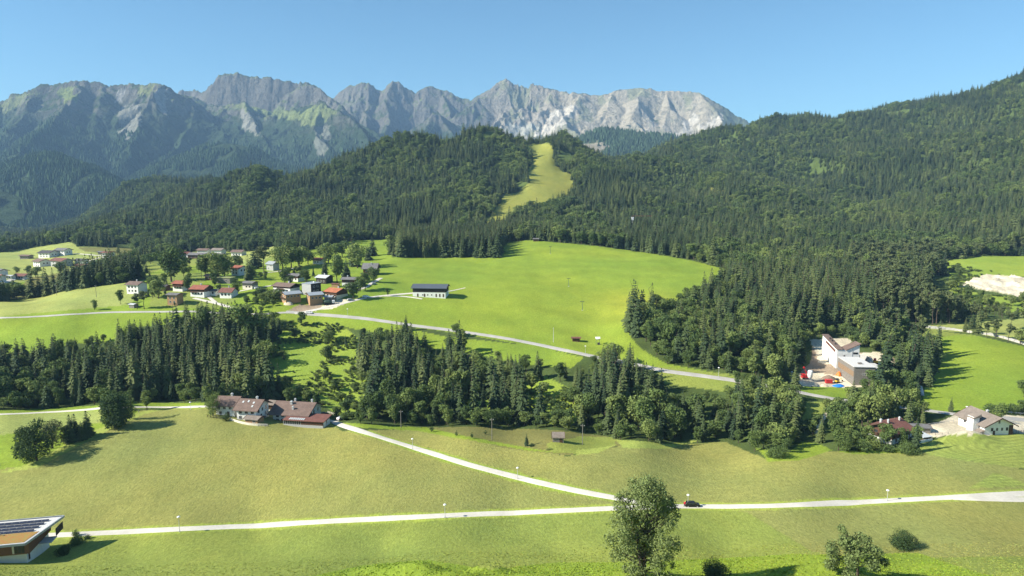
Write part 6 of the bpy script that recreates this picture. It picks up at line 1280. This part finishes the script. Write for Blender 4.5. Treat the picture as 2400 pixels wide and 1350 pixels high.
def bush(u, v, rx, hpx, label, mat=None, y0=70, y1=400, leaf=.11, per=420, name='bush', seed=3):
    r_ = min(rx, hpx)*.55; lob = [(u-rx*.5, v-hpx*.38, r_*.8), (u, v-hpx*.5, r_), (u+rx*.45, v-hpx*.42, r_*.85), (u+rx*.05, v-hpx*.78, r_*.45), (u-rx*.15, v-hpx*.25, r_*.8), (u+rx*.2, v-hpx*.22, r_*.75)]
    return lobe_tree(name, label, u, v, lob, mat or M_DARK, leaf, per, .08, y0, y1, 0, cat='bush', seed=seed, depth=.7, inner=.35, limbs=False)
bush(2117, 1287, 33, 44, 'dark dome shaped bush on the near meadow, right of the spreading tree', seed=11)
bush(1674, 1354, 33, 46, 'round dark bush at the bottom edge, right of the tallest tree', seed=12)
bush(178, 1256, 9, 18, 'small yellow green shrub at the end of the lower road', M_WILLOW, seed=13)
bush(180, 1275, 22, 20, 'green hedge bush beside the flat roofed house', M_LEAF, seed=14); bush(150, 1300, 18, 26, 'dark reddish bush in the shade of the flat roofed house', M_DARK, seed=15)
bush(205, 1262, 8, 10, 'small bush at the hedge corner by the road', M_LEAF, seed=16)
G1 = None
lobe_tree('maple_tree', 'big dark round tree, leftmost of the tree row on the left meadow', 86, 1079, [(86,1000,12),(74,1008,16),(62,1018,15),(98,1018,16),(52,1040,11),(72,1036,20),(94,1042,18),(42,1060,6),(60,1060,12),(82,1062,14),(102,1058,9)], M_DARK, .24, 130, .35, 200, 330, .1, seed=21)
lobe_tree('ash_tree', 'open brownish leafy tree beside the big dark round tree', 124, 1051, [(125,995,12),(118,1008,14),(136,1006,12),(128,1022,14),(116,1026,8),(140,1024,8),(150,1035,7)], M_ASH, .22, 95, .22, 200, 330, .1, seed=22)
lobe_tree('beech_tree', 'dense dark rounded tree standing alone at the bend of the far path', 270, 1001, [(258,940,13),(280,936,14),(293,946,12),(252,958,13),(272,960,22),(294,965,13),(255,978,14),(275,982,18),(292,984,12),(262,992,10)], M_DARK, .26, 130, .4, 200, 330, .05, seed=23)
lobe_tree('birch_tree', 'slim pale leafy tree right of the dense dark rounded tree', 309, 981, [(305,924,7),(308,938,8),(305,952,8),(311,962,8),(308,972,7)], M_LEAF, .2, 120, .16, 200, 330, .1, seed=24)
lobe_tree('birch_tree', 'tall leafy tree at the left corner of the leftmost farmhouse', 499, 974, [(507,928,9),(498,938,11),(508,944,8),(494,952,10),(504,958,8),(498,966,7)], M_LEAF, .2, 120, .18, 200, 330, .1, seed=25)
bush(529, 985, 11, 20, 'round bush in front of the leftmost farmhouse', M_DARK, 200, 330, .12, 260, seed=26)
bush(1818, 1070, 32, 26, 'wide grey green bush in the notch of the plain edge', M_LEAF, 200, 330, .16, 160, seed=27)
for k, (u, v, rx, hp, lb, m) in enumerate([(2020,1058,18,36,'tall bush left of the brown roofed chalet',M_LEAF),(2048,1052,22,30,'grey green bush before the brown roofed chalet',M_LEAF),(2078,1058,18,18,'low bush at the corner of the brown roofed chalet',M_LEAF),(2128,1062,30,26,'wide round bush below the carport',M_LEAF),(2112,1035,7,16,'little conifer shaped shrub by the carport',M_DARK),(1980,1058,20,50,'broad green shrub at the wood tip left of the chalet',M_LEAF)]):
    bush(u, v, rx, hp, lb, m, 200, 330, .16, 160, seed=30+k)
for k, (u, v, rx, hp, lb) in enumerate([(1070,1022,5,17,'left small dark shrub in the marsh'),(1106,1027,5,17,'right small dark shrub in the marsh'),(1012,1012,7,18,'small shrub at the upper edge of the marsh'),(1138,1018,5,12,'pale sapling behind the marsh pole')]):
    bush(u, v, rx, hp, lb, M_DARK, 200, 330, .12, 200, seed=40+k)
def hp(u, v, px, y0=200, y1=1200):
    p = hit(u, v, y0, y1); return p, px*(p.y*cP+(CAMZ-p.z)*sP)/F/.95
def t_at(kind, u, v, px, label, wide=1.0, y0=200, y1=1200, var=None):
    p, h = hp(u, v, px, y0, y1); return tree(kind, p, h, label, None, var, wide)
for a in [('spruce',166,1037,66,'left spruce of the small group in the left tree row',2.1),('spruce',178,1031,62,'pointed middle spruce of the small group in the left tree row',1.9),('spruce',205,1024,62,'rightmost broad spruce of the left tree row',2.2),('spruce',192,1031,44,'lowest spruce of the small group in the left tree row',2.0),('broadleaf',153,1041,40,'leafy tree squeezed between ash and spruces in the left row',1.1),('spruce',1234,1045,30,'crooked little spruce left of the grey hay hut',1.6)]:
    t_at(a[0], a[1], a[2], a[3], a[4], a[5], 200, 330)
bush(1246, 1046, 8, 9, 'low dark shrub at the foot of the crooked little spruce', M_DARK, 200, 330, .1, 200, seed=51)
bush(1288, 1054, 12, 6, 'low grey green shrub below the grey hay hut', M_LEAF, 200, 330, .1, 200, seed=52)
VT = [('broadleaf',222,727,25,'small tree standing alone on the terrace meadow',.8),('broadleaf',283,713,33,'slim tree left of the white three storey house',.75),('pine',322,724,36,'left pine below the white three storey house',1.6),('pine',338,724,42,'right pine below the white three storey house',1.5),
 ('broadleaf',909,694,19,'small slim tree at the fork of the barn lane',.8),('broadleaf',828,700,30,'big round bush like tree left of the parked white car',1.6),
 ('broadleaf',402,660,62,'tall broad green tree above the village left end',1.25),('broadleaf',372,700,34,'pale leafy tree right of the white three storey house',1.2),('broadleaf',362,695,38,'leafy tree at the village entrance beside the pale one',1.0),
 ('broadleaf',505,652,48,'bright green wide tree in the middle of the village',1.5),('broadleaf',482,650,44,'bright green tree left of the widest village tree',1.2),('broadleaf',526,652,44,'bright green tree right of the widest village tree',1.2),('pine',472,650,42,'bare brownish poplar like tree beside the bright trees',.8),('broadleaf',553,640,32,'dark round tree above the hidden white house',1.1),
 ('spruce',583,656,46,'spruce right of the hidden white house',1.3),('spruce',596,630,46,'dark twin spruce left of the grey blue house',1.2),('spruce',606,626,38,'shorter dark spruce of the twin left of the grey blue house',1.2),('pine',619,640,50,'pale tall tree beside the grey blue house',1.3),
 ('broadleaf',663,632,44,'left pale leafy tree in the row above the village',1.3),('broadleaf',683,628,46,'second pale leafy tree in the row above the village',1.3),('broadleaf',702,626,38,'third pale leafy tree in the row above the village',1.3),('broadleaf',722,620,28,'low leafy tree left of the red roofed cottage',1.4),('broadleaf',752,603,22,'small leafy tree above the red roofed cottage',1.2),
 ('broadleaf',770,618,38,'leafy tree right of the red roofed cottage',1.2),('broadleaf',802,602,30,'left of two round trees on the upper meadow',1.5),('broadleaf',788,604,26,'paler of two round trees on the upper meadow',1.3),('spruce',830,624,58,'tall spruce at the top of the village',1.5),('broadleaf',838,628,44,'leafy tree in front of the tall village spruce',1.3),('spruce',862,610,28,'left dark spruce behind the steep grey roof',1.7),('spruce',873,600,36,'right dark spruce behind the steep grey roof',1.6),
 ('spruce',762,646,38,'left spruce behind the black timber chalet',1.4),('broadleaf',790,662,50,'tall leafy tree right of the black timber chalet',.9),('spruce',812,650,38,'dark spruce behind the white fronted house',1.5),('broadleaf',856,680,32,'leafy tree right of the white fronted house',1.1),('broadleaf',876,662,28,'small tree in front of the steep grey roofed house',1.1),('broadleaf',845,682,26,'low tree beside the white fronted house',1.1),
 ('broadleaf',668,668,32,'slim tree left of the hedge in the village',.9),('broadleaf',680,668,18,'dark round tree behind the double gabled house',1.5),('pine',704,648,22,'tiny dark pine above the hedge',1.6),('broadleaf',718,662,24,'hedge tree between the hedge house and dark cube',1.6),
 ('broadleaf',620,700,20,'first shrub on the slope below the green',1.6),('broadleaf',638,706,22,'second shrub on the slope below the green',1.6),('broadleaf',600,712,18,'third shrub on the slope below the green',1.6),('broadleaf',655,700,16,'shrub left of the double gabled house',1.6),('broadleaf',610,690,14,'small shrub near the white car on the green',1.6),
 ('broadleaf',515,684,14,'small tree between the two red roofed houses',1.3),('broadleaf',556,690,24,'tree in front of the brown red roofed house',1.2),('broadleaf',440,684,26,'tree between the two red roofed chalets',1.0),
 ('spruce',277,594,17,'pointed dark spruce beside the far white house',1.6),('broadleaf',143,643,22,'round tree right of the low white bungalow',1.4),('broadleaf',84,650,20,'dark round tree beside the low white bungalow',1.5),('broadleaf',66,643,16,'tree behind the low white bungalow',1.1),('broadleaf',40,642,14,'small pale tree left of the low white bungalow',1.1),
 ('spruce',2278,772,36,'left small conifer of the pair at the stone wall',1.4),('spruce',2292,777,38,'right small conifer of the pair at the stone wall',1.4),('spruce',2262,778,34,'conifer growing through the stone wall',1.5),('pine',2295,766,30,'pine behind the conifer pair at the stone wall',1.4),('pine',2370,770,38,'broad pine standing free on the upper right pasture',1.6),('broadleaf',2333,783,20,'small tree alone on the upper right pasture',.9),('broadleaf',2400,930,40,'round tree cut by the right edge on the green slope',1.2),
 ('spruce',2228,965,36,'pointed spruce left of the road above the white house',1.4),('spruce',2175,905,50,'pointed spruce at the tip of the tree tongue by the meadow',1.2),('spruce',2188,860,40,'spruce at the edge of the right meadow',1.3)]
for a in VT: t_at(a[0], a[1], a[2], a[3]*(1.25 if 590 < a[2] < 712 and a[1] < 900 else 1), a[4], a[5]*1.08, 270, 1200)
bush(2335, 990, 16, 42, 'leafy bush tree behind the large white house', M_LEAF, 240, 330, .2, 110, seed=61); 
for k, (u, v) in enumerate([(2320,966),(2345,965),(2372,966),(2395,966)]): bush(u, v, 17, 22, ['leftmost','second','third','rightmost'][k]+' roadside bush above the white house', M_LEAF, 240, 330, .2, 110, seed=62+k)
# rows of trees between the far meadows
def row(poly, n, kinds, px, what, where, y0, y1, wide=1.2):
    P = hitpoly(poly, y0, y1); a, b_ = P.min(0), P.max(0); got = []
    t0 = 0
    while len(got) < n and t0 < 4000:
        t0 += 1; x_, y_ = rng.uniform(a[0], b_[0]), rng.uniform(a[1], b_[1])
        if not inpoly(np.array([x_]), np.array([y_]), P)[0]: continue
        if any((x_-q[0])**2+(y_-q[1])**2 < 9 for q in got): continue
        got.append((x_, y_))
    got.sort(key=lambda q: q[0]/q[1])
    for j, (x_, y_) in enumerate(got):
        kd = kinds[R.randrange(len(kinds))]; z_ = float(HF(x_, y_)); h = R.uniform(*px)*y_/F; nm = {'spruce': 'spruce', 'broadleaf': 'leafy tree', 'pine': 'pine'}[kd]
        num = ORD[j] if j < 20 else ORD[j-20]+' of the right half,'
        tree(kd, (x_, y_, z_), h, f'{nm}, {num} from left {where}', what, wide=wide)
row([(145,648),(200,645),(262,650),(262,665),(200,676),(145,668)], 20, ['spruce','spruce','broadleaf'], (22, 38), 'tree belt behind the terrace meadow', 'in the tree belt before the far farms', 540, 760, 1.3)
row([(266,640),(345,640),(348,655),(266,660)], 14, ['spruce'], (22, 30), 'conifers right of the tree belt', 'in the conifer row left of the village', 530, 760, 1.3)
row([(8,700),(92,690),(92,680),(8,690)], 10, ['broadleaf','spruce'], (20, 30), 'trees at the left edge of the terrace', 'among the trees behind the left meadow crest', 480, 760, 1.3)
row([(95,690),(142,680),(142,672),(95,680)], 5, ['spruce'], (22, 30), 'small spruce clump behind the crest', 'in the small clump behind the left meadow crest', 480, 760, 1.3)
row([(345,700),(352,655),(385,655),(395,680),(370,712)], 7, ['broadleaf','spruce'], (22, 36), 'trees of the village entrance', 'among the trees at the village entrance', 400, 640, 1.2)
row([(385,650),(440,642),(440,625),(400,620)], 7, ['broadleaf','broadleaf','spruce'], (20, 34), 'trees below the hamlet', 'in the leafy belt below the hamlet', 540, 860, 1.3)
row([(310,625),(400,625),(400,610),(310,610)], 8, ['broadleaf'], (16, 26), 'bushes left of the hamlet', 'in the leafy clump left of the hamlet', 600, 900, 1.5)
row([(655,600),(720,585),(800,575),(800,570),(700,575),(640,590)], 14, ['spruce','broadleaf'], (26, 44), 'trees at the top edge of the village', 'along the upper meadow edge above the village', 640, 900, 1.2)
row([(905,606),(925,603),(925,590),(905,592)], 4, ['broadleaf','spruce'], (30, 42), 'trees left of the spruce block', 'at the left end of the spruce block', 560, 760, 1.2)
row([(570,655),(640,645),(640,652),(580,668)], 5, ['broadleaf'], (12, 20), 'hedge trees of the green', 'in the hedge above the village green', 480, 700, 1.3)

row([(385,690),(385,640),(470,625),(600,625),(620,650),(560,672),(470,672)], 20, ['broadleaf','broadleaf','pine'], (18, 34), 'leafy trees among the left village houses', 'among the leafy trees between the left village houses', 440, 760, 1.25)
row([(650,662),(760,650),(900,650),(900,640),(700,630),(640,640)], 10, ['broadleaf','spruce'], (16, 32), 'garden trees of the upper village', 'among the garden trees of the upper village', 440, 700, 1.2)

row([(560,735),(660,728),(655,690),(600,690),(560,712)], 22, ['broadleaf'], (9, 20), 'shrubs on the slope below the green', 'on the shrub slope below the green', 400, 520, 1.5)

# coarse grass standing out of the near meadows
def tufts():
    n = 40000; s_ = rng.uniform(-.86, .86, n); Y_ = 108+(158-108)*rng.random(n); X_ = s_*Y_; c = cls_at(X_, Y_)
    m = np.isin(c, (OLIVE, MID, BRIGHT, PALE, YELLOW, MARSH)) & (rng.random(n) < np.where(fbm(X_/6, Y_/6, 3, 611) > .5, 1, .45)); X_, Y_, c = X_[m], Y_[m], c[m]
    for nm, wd, mk, P, lb in RD[:4]:
        Q = P[::2]; keep = np.ones(len(X_), bool)
        for i in range(0, len(X_), 20000):
            d = np.min(np.hypot(X_[i:i+20000, None]-Q[None, :, 0], Y_[i:i+20000, None]-Q[None, :, 1]), axis=1); keep[i:i+20000] = d > wd/2+.3
        X_, Y_, c = X_[keep], Y_[keep], c[keep]
    k = len(X_); Z_ = HF(X_, Y_); h = rng.uniform(.05, .14, k)*np.where(c == BRIGHT, 1.5, 1); V = np.zeros((k, 6, 3))
    for j in range(2):
        a = rng.uniform(0, 6.28, k); wv = rng.uniform(.12, .30, k); l = rng.normal(0, .12, (k, 2))
        V[:, j*3, :] = np.stack([X_-np.cos(a)*wv, Y_-np.sin(a)*wv, Z_-.02], 1); V[:, j*3+1, :] = np.stack([X_+np.cos(a)*wv, Y_+np.sin(a)*wv, Z_-.02], 1); V[:, j*3+2, :] = np.stack([X_+l[:, 0], Y_+l[:, 1], Z_+h], 1)
    b0 = np.arange(k)[:, None]*6; Fc = np.concatenate([b0+np.array((0, 1, 2)), b0+np.array((3, 4, 5))]); col = COLS[c]*(.85+.4*rng.random((k, 1)))*(1+rng.normal(0, .06, (k, 3))); col = np.repeat(np.clip(col, .01, .8), 6, axis=0)
    m_, nt, b = new_mat('grass_blades', 1, 0); att = nt.nodes.new('ShaderNodeAttribute'); att.attribute_name = 'col'; nt.links.new(att.outputs[0], b.inputs['Base Color'])
    o = mesh_np('grass', V.reshape(-1, 3), Fc, [m_], False, col=col); tag(o, 'coarse grass standing in the near meadows', kind='stuff')
tufts()
# ------------------------------------------------------------------ air
def haze():
    x0, x1, y0, y1, z0, z1 = -9500, 7000, -300, 9300, -70, 1400
    vs = [(x, y, z) for z in (z0, z1) for y in (y0, y1) for x in (x0, x1)]
    fs = [(0, 2, 3, 1), (4, 5, 7, 6), (0, 1, 5, 4), (2, 6, 7, 3), (0, 4, 6, 2), (1, 3, 7, 5)]
    m = bpy.data.materials.new('haze_air'); m.use_nodes = True; nt = m.node_tree; nt.nodes.clear()
    out = nt.nodes.new('ShaderNodeOutputMaterial'); pv = nt.nodes.new('ShaderNodeVolumePrincipled')
    pv.inputs['Color'].default_value = (.40, .66, 1.0, 1); pv.inputs['Density'].default_value = HAZE; pv.inputs['Anisotropy'].default_value = 0.0
    nt.links.new(pv.outputs[0], out.inputs['Volume'])
    o = mesh_np('haze', vs, fs, [m]); tag(o, 'thin blue air that fades the far mountains', kind='stuff')
HAZE = 6.2e-5
haze()
